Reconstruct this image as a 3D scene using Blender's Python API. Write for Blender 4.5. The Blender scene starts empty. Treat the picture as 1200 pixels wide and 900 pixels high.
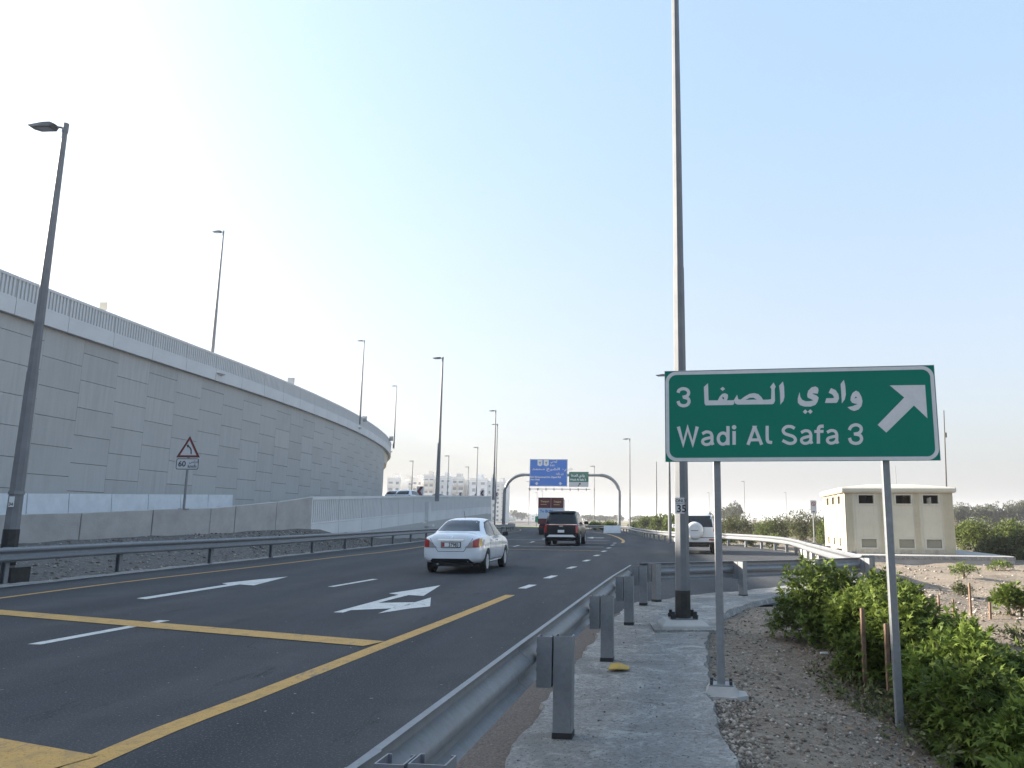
import bpy, bmesh, math, random
import numpy as np
from mathutils import Vector, Matrix
from mathutils.bvhtree import BVHTree
from mathutils.geometry import tessellate_polygon

S = bpy.context.scene
COL = S.collection
R = math.radians
rnd = random.Random(7)

# ------------------------------------------------------------------ camera
CX, CY, F, EYE = 700.0, 450.0, 905.0, 1.5
TH = math.atan(158 / 905)
ROLL = R(0.35)
cam = bpy.data.cameras.new('camera')
cam_o = bpy.data.objects.new('camera', cam)
COL.objects.link(cam_o)
cam.sensor_width = 36
cam.lens = 905 / 1200 * 36
cam.shift_x = -(CX - 600) / 1200
cam.clip_start = 0.05
cam.clip_end = 6000
cam_o.location = (0, 0, EYE)
cam_o.rotation_euler = (Matrix.Rotation(R(90) + TH, 3, 'X') @ Matrix.Rotation(ROLL, 3, 'Z')).to_euler()
S.camera = cam_o

# ------------------------------------------------------------------ light
SUN_AZ, SUN_EL = R(-76), R(21.2)
w = bpy.data.worlds.new('World')
S.world = w
w.use_nodes = True
nt = w.node_tree
bg = nt.nodes['Background']
sky = nt.nodes.new('ShaderNodeTexSky')
sky.sky_type = 'NISHITA'
sky.sun_disc = False
sky.sun_elevation = SUN_EL
sky.sun_rotation = SUN_AZ
sky.air_density = 1.15
sky.dust_density = 5.2
sky.ozone_density = 3.2
veil = nt.nodes.new('ShaderNodeMix'); veil.data_type = 'RGBA'      # thin even high haze over the whole sky
veil.inputs[0].default_value = 0.48
tcw = nt.nodes.new('ShaderNodeTexCoord'); spw = nt.nodes.new('ShaderNodeSeparateXYZ'); nt.links.new(tcw.outputs['Generated'], spw.inputs[0])
rmp = nt.nodes.new('ShaderNodeMapRange'); rmp.inputs[1].default_value = 0.0; rmp.inputs[2].default_value = 0.62; rmp.interpolation_type = 'SMOOTHERSTEP'
nt.links.new(spw.outputs[2], rmp.inputs[0])
vc = nt.nodes.new('ShaderNodeMix'); vc.data_type = 'RGBA'
vc.inputs[6].default_value = (2.95, 2.98, 3.15, 1); vc.inputs[7].default_value = (2.3, 3.12, 3.9, 1)
nt.links.new(rmp.outputs[0], vc.inputs[0]); nt.links.new(vc.outputs[2], veil.inputs[7])
nt.links.new(sky.outputs[0], veil.inputs[6]); nt.links.new(veil.outputs[2], bg.inputs[0])
bg.inputs[1].default_value = 0.08
sun = bpy.data.lights.new('sun', 'SUN')
sun.energy = 4.2
sun.angle = R(0.55)
sun.color = (1, 0.90, 0.76)
sun_o = bpy.data.objects.new('sun', sun)
COL.objects.link(sun_o)
SD = Vector((math.sin(SUN_AZ) * math.cos(SUN_EL), math.cos(SUN_AZ) * math.cos(SUN_EL), math.sin(SUN_EL)))
sun_o.rotation_euler = SD.to_track_quat('Z', 'Y').to_euler()
sun_o.location = (-60, 60, 60)
S.view_settings.view_transform = 'Standard'
S.view_settings.look = 'None'
S.view_settings.gamma = 1
S.view_settings.exposure = 2.05
S.cycles.volume_bounces = 1
S.cycles.max_bounces = 6

# ------------------------------------------------------------------ measuring helpers (photo pixel -> place)
def ray(u, v):
    x = (u - CX) / F; y = (CY - v) / F
    c, s = math.cos(ROLL), math.sin(ROLL)
    x, y = x * c - y * s, x * s + y * c
    return Vector((x, math.cos(TH) - y * math.sin(TH), math.sin(TH) + y * math.cos(TH)))
def G(u, v, z=0.0):
    d = ray(u, v); t = (z - EYE) / d.z
    return Vector((d.x * t, d.y * t, z))
def D(u, v, Y):
    d = ray(u, v); t = Y / d.y
    return Vector((d.x * t, Y, EYE + d.z * t))
def lerp_tab(t, xs, ys):
    return float(np.interp(t, xs, ys))

# ------------------------------------------------------------------ materials
MATS = {}
def mat(name, col, rough=0.6, metal=0.0, col2=None, scale=3.0, detail=6.0, bump=0.0, bscale=None, lo=0.35, hi=0.65,
        coat=0.0, spec=0.5, extra=None):
    if name in MATS: return MATS[name]
    m = bpy.data.materials.new(name); m.use_nodes = True
    n = m.node_tree.nodes; l = m.node_tree.links
    p = n['Principled BSDF']
    p.inputs['Base Color'].default_value = (*col, 1)
    p.inputs['Roughness'].default_value = rough
    p.inputs['Metallic'].default_value = metal
    p.inputs['Coat Weight'].default_value = coat
    p.inputs['Coat Roughness'].default_value = 0.05
    p.inputs['Specular IOR Level'].default_value = spec
    tc = n.new('ShaderNodeTexCoord')
    if col2 is not None:
        nz = n.new('ShaderNodeTexNoise'); nz.inputs['Scale'].default_value = scale; nz.inputs['Detail'].default_value = detail
        nz.inputs['Roughness'].default_value = 0.62
        l.new(tc.outputs['Object'], nz.inputs['Vector'])
        mr = n.new('ShaderNodeMapRange'); mr.inputs[1].default_value = lo; mr.inputs[2].default_value = hi
        l.new(nz.outputs[0], mr.inputs[0])
        mx = n.new('ShaderNodeMix'); mx.data_type = 'RGBA'
        mx.inputs[6].default_value = (*col, 1); mx.inputs[7].default_value = (*col2, 1)
        l.new(mr.outputs[0], mx.inputs[0]); l.new(mx.outputs[2], p.inputs['Base Color'])
    if bump:
        nb = n.new('ShaderNodeTexNoise'); nb.inputs['Scale'].default_value = bscale or scale * 8; nb.inputs['Detail'].default_value = 5
        l.new(tc.outputs['Object'], nb.inputs['Vector'])
        b = n.new('ShaderNodeBump'); b.inputs['Strength'].default_value = bump; b.inputs['Distance'].default_value = 0.02
        l.new(nb.outputs[0], b.inputs['Height']); l.new(b.outputs[0], p.inputs['Normal'])
    if extra: extra(m, n, l, p, tc)
    MATS[name] = m
    return m

def mixcol(n, l, fac, a, b, mode='MIX'):
    mx = n.new('ShaderNodeMix'); mx.data_type = 'RGBA'; mx.blend_type = mode
    for i, s in ((6, a), (7, b)):
        if isinstance(s, tuple): mx.inputs[i].default_value = (*s, 1)
        else: l.new(s, mx.inputs[i])
    if isinstance(fac, (int, float)): mx.inputs[0].default_value = fac
    else: l.new(fac, mx.inputs[0])
    return mx.outputs[2]
def noise(n, l, vec, scale, detail=5, rough=0.6, lo=None, hi=None, dist=0.0):
    z = n.new('ShaderNodeTexNoise'); z.inputs['Scale'].default_value = scale; z.inputs['Detail'].default_value = detail
    z.inputs['Roughness'].default_value = rough; z.inputs['Distortion'].default_value = dist
    l.new(vec, z.inputs['Vector'])
    if lo is None: return z.outputs[0]
    mr = n.new('ShaderNodeMapRange'); mr.inputs[1].default_value = lo; mr.inputs[2].default_value = hi
    l.new(z.outputs[0], mr.inputs[0]); return mr.outputs[0]
def mapped(n, l, vec, sc, rot=(0, 0, 0)):
    mp = n.new('ShaderNodeMapping'); mp.inputs['Scale'].default_value = sc; mp.inputs['Rotation'].default_value = rot
    l.new(vec, mp.inputs['Vector']); return mp.outputs[0]

def asphalt_x(m, n, l, p, tc):
    v = tc.outputs['Object']
    big = noise(n, l, mapped(n, l, v, (1.2, 0.12, 1)), 0.9, 4, 0.55, 0.3, 0.7)
    c = mixcol(n, l, big, (0.030, 0.0345, 0.041), (0.050, 0.056, 0.065))
    sp = n.new('ShaderNodeSeparateXYZ'); l.new(v, sp.inputs[0])
    def mth(op, a, b=None):
        q = n.new('ShaderNodeMath'); q.operation = op
        for i, x in enumerate((a, b)):
            if x is None: continue
            if isinstance(x, (int, float)): q.inputs[i].default_value = x
            else: l.new(x, q.inputs[i])
        return q.outputs[0]
    xx = mth('ADD', sp.outputs[0], mth('MULTIPLY', sp.outputs[1], -0.075))
    tr_ = mth('SINE', mth('MULTIPLY', mth('ADD', xx, 0.3), 2 * math.pi / 2.15))
    trn = mth('MULTIPLY', mth('ADD', mth('MULTIPLY', tr_, 0.5), 0.5), noise(n, l, mapped(n, l, v, (1, 0.10, 1)), 1.1, 5, 0.6, 0.3, 0.75))
    c = mixcol(n, l, mth('MULTIPLY', trn, 0.6), c, (0.088, 0.089, 0.091))
    oil = noise(n, l, mapped(n, l, v, (1.6, 0.35, 1)), 1.6, 6, 0.7, 0.60, 0.72)
    c = mixcol(n, l, mth('MULTIPLY', oil, 0.7), c, (0.014, 0.015, 0.017))
    cr_ = n.new('ShaderNodeTexVoronoi'); cr_.feature = 'DISTANCE_TO_EDGE'; cr_.inputs['Scale'].default_value = 0.22
    dv = n.new('ShaderNodeVectorMath'); dv.operation = 'ADD'; nz_ = n.new('ShaderNodeTexNoise'); nz_.inputs['Scale'].default_value = 1.8; nz_.inputs['Detail'].default_value = 6
    l.new(v, nz_.inputs['Vector']); l.new(v, dv.inputs[0]); l.new(nz_.outputs['Color'], dv.inputs[1]); l.new(dv.outputs[0], cr_.inputs['Vector'])
    ck = mth('LESS_THAN', cr_.outputs[0], 0.0022)
    ck = mth('MULTIPLY', ck, noise(n, l, v, 0.25, 3, 0.5, 0.50, 0.58))
    c = mixcol(n, l, mth('MULTIPLY', ck, 0.8), c, (0.012, 0.012, 0.013))
    mid = noise(n, l, v, 1.3, 6, 0.6, 0.45, 0.8)
    c = mixcol(n, l, mid, c, (0.040, 0.042, 0.047))
    speck = noise(n, l, v, 60, 2, 0.5, 0.58, 0.68)
    c = mixcol(n, l, speck, c, (0.13, 0.125, 0.12))
    speck2 = noise(n, l, v, 13, 3, 0.5, 0.715, 0.735)
    c = mixcol(n, l, speck2, c, (0.28, 0.28, 0.27))
    dk = noise(n, l, v, 85, 2, 0.5, 0.62, 0.72)
    c = mixcol(n, l, dk, c, (0.012, 0.012, 0.013))
    l.new(c, p.inputs['Base Color'])
    b = n.new('ShaderNodeBump'); b.inputs['Strength'].default_value = 0.5; b.inputs['Distance'].default_value = 0.008
    l.new(noise(n, l, v, 70, 3), b.inputs['Height']); l.new(b.outputs[0], p.inputs['Normal'])
M_ASPH = mat('asphalt', (0.05, 0.05, 0.053), 0.88, spec=0.22, extra=asphalt_x)
def paint_x(base, worn, lo=0.52, hi=0.72):
    def f(m, n, l, p, tc):
        v = tc.outputs['Object']
        a = noise(n, l, v, 5, 10, 0.78, lo - 0.03, hi - 0.04)
        c = mixcol(n, l, a, base, worn)
        a2 = noise(n, l, v, 60, 3, 0.6, 0.56, 0.66)
        c = mixcol(n, l, a2, c, tuple(x * 0.5 for x in base))
        a3 = noise(n, l, mapped(n, l, v, (1, 0.25, 1)), 3.2, 8, 0.75, 0.58, 0.66)
        c = mixcol(n, l, a3, c, (0.13, 0.12, 0.10))
        l.new(c, p.inputs['Base Color'])
        b = n.new('ShaderNodeBump'); b.inputs['Strength'].default_value = 0.4; b.inputs['Distance'].default_value = 0.006
        l.new(noise(n, l, v, 70, 3), b.inputs['Height']); l.new(b.outputs[0], p.inputs['Normal'])
    return f
M_YEL = mat('yellow_road_paint', (0.45, 0.30, 0.07), 0.7, extra=paint_x((0.50, 0.285, 0.065), (0.25, 0.165, 0.07)))
M_WHP = mat('white_road_paint', (0.6, 0.6, 0.6), 0.7, extra=paint_x((0.58, 0.58, 0.56), (0.33, 0.33, 0.32)))

def concrete_path_x(m, n, l, p, tc):
    v = tc.outputs['Object']
    a = noise(n, l, v, 1.1, 8, 0.68, 0.38, 0.64)
    c = mixcol(n, l, a, (0.22, 0.215, 0.205), (0.36, 0.355, 0.345))
    a = noise(n, l, v, 4.5, 8, 0.7, 0.5, 0.7)
    c = mixcol(n, l, a, c, (0.40, 0.395, 0.38))
    a = noise(n, l, mapped(n, l, v, (1, 1, 1), (0, 0, 1)), 2.2, 6, 0.7, 0.60, 0.72)
    c = mixcol(n, l, a, c, (0.10, 0.092, 0.085))
    a = noise(n, l, v, 30, 8, 0.8, 0.42, 0.62)
    c = mixcol(n, l, a, c, (0.20, 0.195, 0.19), 'MIX')
    a = noise(n, l, v, 3.1, 10, 0.8, 0.50, 0.62, 0.6)
    c = mixcol(n, l, a, c, (0.42, 0.415, 0.40))
    a = noise(n, l, v, 6, 9, 0.8, 0.56, 0.66, 0.4)
    c = mixcol(n, l, a, c, (0.12, 0.11, 0.10))
    a = noise(n, l, v, 48, 3, 0.6, 0.60, 0.66)
    c = mixcol(n, l, a, c, (0.09, 0.085, 0.08))
    l.new(c, p.inputs['Base Color'])
    b = n.new('ShaderNodeBump'); b.inputs['Strength'].default_value = 0.9; b.inputs['Distance'].default_value = 0.03
    l.new(noise(n, l, v, 16, 10, 0.78), b.inputs['Height']); l.new(b.outputs[0], p.inputs['Normal'])
M_PATH = mat('rough_concrete', (0.3, 0.3, 0.3), 0.9, spec=0.3, extra=concrete_path_x)

def ground_x(m, n, l, p, tc):
    v = tc.outputs['Object']
    a = noise(n, l, v, 0.8, 8, 0.65, 0.35, 0.65)
    c = mixcol(n, l, a, (0.165, 0.135, 0.107), (0.255, 0.215, 0.172))
    a = noise(n, l, v, 14, 6, 0.7, 0.50, 0.66)
    c = mixcol(n, l, a, c, (0.31, 0.27, 0.225))
    a = noise(n, l, v, 26, 5, 0.7, 0.55, 0.66)
    c = mixcol(n, l, a, c, (0.085, 0.065, 0.05))
    a = noise(n, l, v, 0.05, 8, 0.7, 0.50, 0.56)
    sep = n.new('ShaderNodeSeparateXYZ'); l.new(v, sep.inputs[0])
    mr = n.new('ShaderNodeMapRange'); mr.inputs[1].default_value = 45; mr.inputs[2].default_value = 80
    l.new(sep.outputs[1], mr.inputs[0])
    mu = n.new('ShaderNodeMath'); mu.operation = 'MULTIPLY'; l.new(a, mu.inputs[0]); l.new(mr.outputs[0], mu.inputs[1])
    c = mixcol(n, l, mu.outputs[0], c, (0.13, 0.12, 0.06))
    mr2 = n.new('ShaderNodeMapRange'); mr2.inputs[1].default_value = -11.0; mr2.inputs[2].default_value = -12.0
    l.new(sep.outputs[0], mr2.inputs[0])
    gcol = mixcol(n, l, noise(n, l, v, 9, 7, 0.7, 0.4, 0.65), (0.10, 0.095, 0.09), (0.20, 0.19, 0.18))
    c = mixcol(n, l, mr2.outputs[0], c, gcol)
    l.new(c, p.inputs['Base Color'])
    b = n.new('ShaderNodeBump'); b.inputs['Strength'].default_value = 0.9; b.inputs['Distance'].default_value = 0.03
    l.new(noise(n, l, v, 18, 8, 0.75), b.inputs['Height']); l.new(b.outputs[0], p.inputs['Normal'])
M_GROUND = mat('stony_sand', (0.3, 0.25, 0.2), 0.95, spec=0.2, extra=ground_x)
M_SHOULD = mat('brown_shoulder', (0.10, 0.085, 0.075), 0.95, col2=(0.20, 0.17, 0.15), scale=55, detail=3, bump=0.8, bscale=60, spec=0.2)

def galv_x(m, n, l, p, tc):
    v = tc.outputs['Object']
    vo = n.new('ShaderNodeTexVoronoi'); vo.inputs['Scale'].default_value = 38; l.new(v, vo.inputs['Vector'])
    c = mixcol(n, l, 0.10, (0.185, 0.205, 0.23), vo.outputs['Color'], 'OVERLAY')
    sat = n.new('ShaderNodeHueSaturation'); sat.inputs['Saturation'].default_value = 0.55; l.new(c, sat.inputs['Color'])
    a = noise(n, l, v, 5, 7, 0.7, 0.52, 0.72)
    c = mixcol(n, l, a, sat.outputs[0], (0.25, 0.27, 0.295))
    a = noise(n, l, mapped(n, l, v, (14, 14, 1.5)), 2, 5, 0.7, 0.62, 0.72)
    c = mixcol(n, l, a, c, (0.17, 0.16, 0.155))
    l.new(c, p.inputs['Base Color'])
M_GALV = mat('galvanised_steel', (0.25, 0.26, 0.27), 0.5, 0.35, extra=galv_x)
M_POLE = mat('pole_steel', (0.135, 0.145, 0.16), 0.6, 0.1, col2=(0.17, 0.18, 0.195), scale=4, bump=0.0)
M_POLED = mat('lamp_pole_grey', (0.15, 0.155, 0.165), 0.6, 0.1, col2=(0.19, 0.195, 0.205), scale=3)
M_BLACK = mat('black_bitumen_paint', (0.012, 0.012, 0.013), 0.6, col2=(0.03, 0.03, 0.03), scale=9)
M_HEAD = mat('lamp_head_grey', (0.075, 0.085, 0.10), 0.45, 0.2, col2=(0.11, 0.12, 0.13), scale=8)
M_LENS = mat('lamp_glass', (0.25, 0.28, 0.3), 0.15)

def panelmat_x(m, n, l, p, tc):
    v = tc.outputs['Object']
    oi = n.new('ShaderNodeObjectInfo')
    c = mixcol(n, l, oi.outputs['Random'], (0.42, 0.415, 0.40), (0.50, 0.495, 0.48))
    ge = n.new('ShaderNodeNewGeometry')
    a = noise(n, l, mapped(n, l, ge.outputs['Position'], (3.0, 3.0, 0.16)), 1.4, 8, 0.75, 0.42, 0.72)
    c = mixcol(n, l, a, c, (0.37, 0.365, 0.355))
    a = noise(n, l, mapped(n, l, ge.outputs['Position'], (1, 1, 1)), 0.25, 5, 0.6, 0.4, 0.7)
    c = mixcol(n, l, a, c, (0.46, 0.455, 0.44))
    l.new(c, p.inputs['Base Color'])
    b = n.new('ShaderNodeBump'); b.inputs['Strength'].default_value = 0.35; b.inputs['Distance'].default_value = 0.02
    l.new(noise(n, l, ge.outputs['Position'], 12, 6), b.inputs['Height']); l.new(b.outputs[0], p.inputs['Normal'])
M_PANEL = mat('precast_panel_concrete', (0.3, 0.3, 0.3), 0.9, spec=0.3, extra=panelmat_x)
M_JOINT = mat('panel_joint_dark', (0.10, 0.10, 0.10), 0.95)
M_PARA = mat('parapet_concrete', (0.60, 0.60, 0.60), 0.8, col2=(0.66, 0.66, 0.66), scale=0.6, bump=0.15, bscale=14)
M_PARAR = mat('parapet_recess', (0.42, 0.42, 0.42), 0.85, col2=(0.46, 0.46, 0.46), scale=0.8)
M_BARR = mat('stained_barrier_concrete', (0.34, 0.325, 0.31), 0.9, col2=(0.44, 0.425, 0.41), scale=1.3, detail=8, bump=0.35, bscale=16, lo=0.35, hi=0.7)
M_BARW = mat('white_barrier_paint', (0.72, 0.74, 0.76), 0.6, col2=(0.62, 0.64, 0.66), scale=1.5)
M_GRAVEL = mat('gravel_stone', (0.26, 0.23, 0.20), 0.95, extra=None)
def stone_x(m, n, l, p, tc):
    ge = n.new('ShaderNodeNewGeometry')
    cr = n.new('ShaderNodeValToRGB')
    cr.color_ramp.elements[0].color = (0.085, 0.07, 0.058, 1); cr.color_ramp.elements[1].color = (0.42, 0.375, 0.33, 1)
    e = cr.color_ramp.elements.new(0.5); e.color = (0.20, 0.165, 0.135, 1)
    l.new(ge.outputs['Random Per Island'], cr.inputs[0]); l.new(cr.outputs[0], p.inputs['Base Color'])
M_STONE = mat('mixed_stones', (0.3, 0.27, 0.24), 0.95, extra=stone_x, spec=0.2)

def leafmat(name, dark, light, trans=0.25, rough=0.5):
    m = bpy.data.materials.new(name); m.use_nodes = True
    n = m.node_tree.nodes; l = m.node_tree.links; p = n['Principled BSDF']
    ge = n.new('ShaderNodeNewGeometry'); cr = n.new('ShaderNodeValToRGB')
    cr.color_ramp.elements[0].color = (*dark, 1); cr.color_ramp.elements[1].color = (*light, 1)
    cr.color_ramp.elements[1].position = 0.9
    tc = n.new('ShaderNodeTexCoord')
    z = noise(n, l, tc.outputs['Object'], 2.3, 3, 0.6, 0.3, 0.7)
    mm = n.new('ShaderNodeMath'); mm.operation = 'ADD'
    l.new(ge.outputs['Random Per Island'], mm.inputs[0]); l.new(z, mm.inputs[1])
    m2 = n.new('ShaderNodeMath'); m2.operation = 'MULTIPLY'; m2.inputs[1].default_value = 0.5
    l.new(mm.outputs[0], m2.inputs[0]); l.new(m2.outputs[0], cr.inputs[0])
    l.new(cr.outputs[0], p.inputs['Base Color'])
    p.inputs['Roughness'].default_value = rough; p.inputs['Specular IOR Level'].default_value = 0.15
    t = n.new('ShaderNodeBsdfTranslucent'); l.new(cr.outputs[0], t.inputs[0])
    ms = n.new('ShaderNodeMixShader'); ms.inputs[0].default_value = trans
    l.new(p.outputs[0], ms.inputs[1]); l.new(t.outputs[0], ms.inputs[2])
    l.new(ms.outputs[0], n['Material Output'].inputs[0])
    MATS[name] = m
    return m
M_LEAF = leafmat('shrub_leaf', (0.014, 0.030, 0.006), (0.19, 0.25, 0.05), 0.3)
M_LEAF2 = leafmat('bright_shrub_leaf', (0.022, 0.045, 0.009), (0.235, 0.31, 0.06), 0.3)
M_LEAFO = leafmat('olive_scrub_leaf', (0.055, 0.065, 0.03), (0.17, 0.18, 0.085), 0.2, 0.8)
M_LEAFG = leafmat('green_bush_leaf', (0.05, 0.075, 0.022), (0.19, 0.23, 0.07), 0.25, 0.7)
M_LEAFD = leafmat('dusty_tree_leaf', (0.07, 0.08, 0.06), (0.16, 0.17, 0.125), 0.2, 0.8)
M_LEAFR = leafmat('reddish_weed', (0.10, 0.035, 0.025), (0.24, 0.11, 0.07), 0.2, 0.8)
M_BARK = mat('bark', (0.11, 0.085, 0.06), 0.95, col2=(0.2, 0.16, 0.12), scale=14)
M_WOOD = mat('weathered_stake_wood', (0.13, 0.075, 0.05), 0.9, col2=(0.24, 0.16, 0.11), scale=12)
M_GLASS = mat('dark_glass', (0.010, 0.014, 0.020), 0.08, spec=0.4)
M_GLASS2 = mat('tinted_window_glass', (0.02, 0.026, 0.036), 0.08, spec=0.45)
M_RUB = mat('tyre_rubber', (0.014, 0.014, 0.015), 0.85)
M_RIM = mat('silver_wheel', (0.50, 0.51, 0.53), 0.4, 0.1)
M_WHITE = mat('white_car_paint', (0.70, 0.73, 0.77), 0.3, coat=0.9, col2=(0.66, 0.69, 0.73), scale=1.5)
M_SILV = mat('pearl_car_paint', (0.66, 0.68, 0.70), 0.3, coat=0.8, col2=(0.60, 0.62, 0.64), scale=1.5)
M_BLK = mat('black_car_paint', (0.006, 0.007, 0.010), 0.3, coat=0.25, spec=0.25)
M_PLAST = mat('black_plastic', (0.018, 0.018, 0.019), 0.6)
M_CHROME = mat('chrome', (0.62, 0.63, 0.65), 0.15, 1.0)
M_REDL = mat('red_lamp_plastic', (0.34, 0.014, 0.012), 0.15, spec=0.7)
M_AMB = mat('amber_lamp_plastic', (0.55, 0.33, 0.08), 0.2)
M_CLR = mat('clear_lamp_plastic', (0.30, 0.28, 0.28), 0.12, spec=0.9)
M_PLW = mat('white_plate', (0.72, 0.73, 0.74), 0.4)
M_BLUEP = mat('blue_sign_face', (0.0, 0.165, 0.60), 0.6, spec=0.05)
M_INK = mat('black_ink', (0.02, 0.02, 0.022), 0.5)
M_REDI = mat('sign_red', (0.35, 0.04, 0.025), 0.5)
def signgreen_x(m, n, l, p, tc):
    v = tc.outputs['Object']
    a = noise(n, l, v, 1.2, 4, 0.6, 0.35, 0.7)
    c = mixcol(n, l, a, (0.0, 0.158, 0.108), (0.0, 0.178, 0.122))
    a = noise(n, l, mapped(n, l, v, (30, 30, 2)), 1.5, 5, 0.7, 0.70, 0.80)
    c = mixcol(n, l, a, c, (0.05, 0.20, 0.17))
    l.new(c, p.inputs['Base Color'])
M_GREEN = mat('green_sign_face', (0.0, 0.16, 0.13), 0.5, spec=0.15, extra=signgreen_x)
M_SWHITE = mat('sign_white_sheeting', (0.60, 0.60, 0.61), 0.4, col2=(0.54, 0.545, 0.56), scale=14, spec=0.4)
M_ALU = mat('aluminium_back', (0.38, 0.39, 0.40), 0.4, 0.7)
def beige_x(m, n, l, p, tc):
    v = tc.outputs['Object']
    c = mixcol(n, l, noise(n, l, v, 1.6, 5, 0.6, 0.35, 0.7), (0.52, 0.475, 0.375), (0.58, 0.535, 0.43))
    st = noise(n, l, mapped(n, l, v, (9, 9, 0.5)), 1.5, 7, 0.75, 0.56, 0.74)
    c = mixcol(n, l, st, c, (0.36, 0.32, 0.25))
    sp = n.new('ShaderNodeSeparateXYZ'); l.new(v, sp.inputs[0]); mr = n.new('ShaderNodeMapRange'); mr.inputs[1].default_value = 0.35; mr.inputs[2].default_value = 0.0
    l.new(sp.outputs[2], mr.inputs[0]); mm = n.new('ShaderNodeMath'); mm.operation = 'MULTIPLY'; l.new(mr.outputs[0], mm.inputs[0]); l.new(noise(n, l, v, 6, 8, 0.75, 0.35, 0.6), mm.inputs[1])
    c = mixcol(n, l, mm.outputs[0], c, (0.30, 0.25, 0.19))
    l.new(c, p.inputs['Base Color'])
M_BEIGE = mat('beige_panel_paint', (0.50, 0.455, 0.365), 0.75, extra=beige_x)
M_BEIGE2 = mat('beige_trim', (0.54, 0.51, 0.43), 0.7, col2=(0.49, 0.46, 0.38), scale=2.0)
M_RIBB = mat('yellowish_ribbed_panel', (0.52, 0.465, 0.335), 0.75, col2=(0.46, 0.41, 0.30), scale=4)
M_DARKIN = mat('dark_opening', (0.02, 0.02, 0.018), 0.9)
M_MESHG = mat('louvre_mesh', (0.22, 0.21, 0.16), 0.8, col2=(0.28, 0.26, 0.2), scale=30)
M_BLDW = mat('white_render', (0.74, 0.73, 0.71), 0.85, col2=(0.68, 0.67, 0.65), scale=0.2)
M_BLDB = mat('sand_render', (0.66, 0.62, 0.56), 0.85, col2=(0.60, 0.56, 0.50), scale=0.2)
M_BLDG = mat('grey_render', (0.58, 0.60, 0.63), 0.85, col2=(0.62, 0.64, 0.67), scale=0.2)
M_WIN = mat('building_window', (0.22, 0.25, 0.28), 0.3)
M_TRUCKR = mat('truck_maroon', (0.12, 0.018, 0.022), 0.4)
M_TRUCKB = mat('truck_pale_blue', (0.50, 0.58, 0.66), 0.4)
M_GOLD = mat('gold_lettering', (0.6, 0.42, 0.18), 0.4)
M_YCARD = mat('yellow_card', (0.48, 0.32, 0.06), 0.8, col2=(0.38, 0.25, 0.06), scale=9)

# ------------------------------------------------------------------ object helpers
def tag(o, label=None, cat=None, group=None, kind=None):
    if label: o['label'] = label
    if cat: o['category'] = cat
    if group: o['group'] = group
    if kind: o['kind'] = kind
    return o
def empty(name, loc=(0, 0, 0), rz=0.0, label=None, cat=None, group=None):
    o = bpy.data.objects.new(name, None); COL.objects.link(o)
    o.location = loc; o.rotation_euler = (0, 0, rz); o.empty_display_size = 0.2
    return tag(o, label, cat, group)
def link(name, me, parent=None, loc=(0, 0, 0), rz=0.0):
    o = bpy.data.objects.new(name, me); COL.objects.link(o); o.location = loc
    if rz: o.rotation_euler = (0, 0, rz)
    if parent: o.parent = parent
    return o
def copy_tree(o, parent=None):
    c = o.copy(); COL.objects.link(c); c.parent = parent
    for ch in list(o.children): copy_tree(ch, c)
    return c

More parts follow.
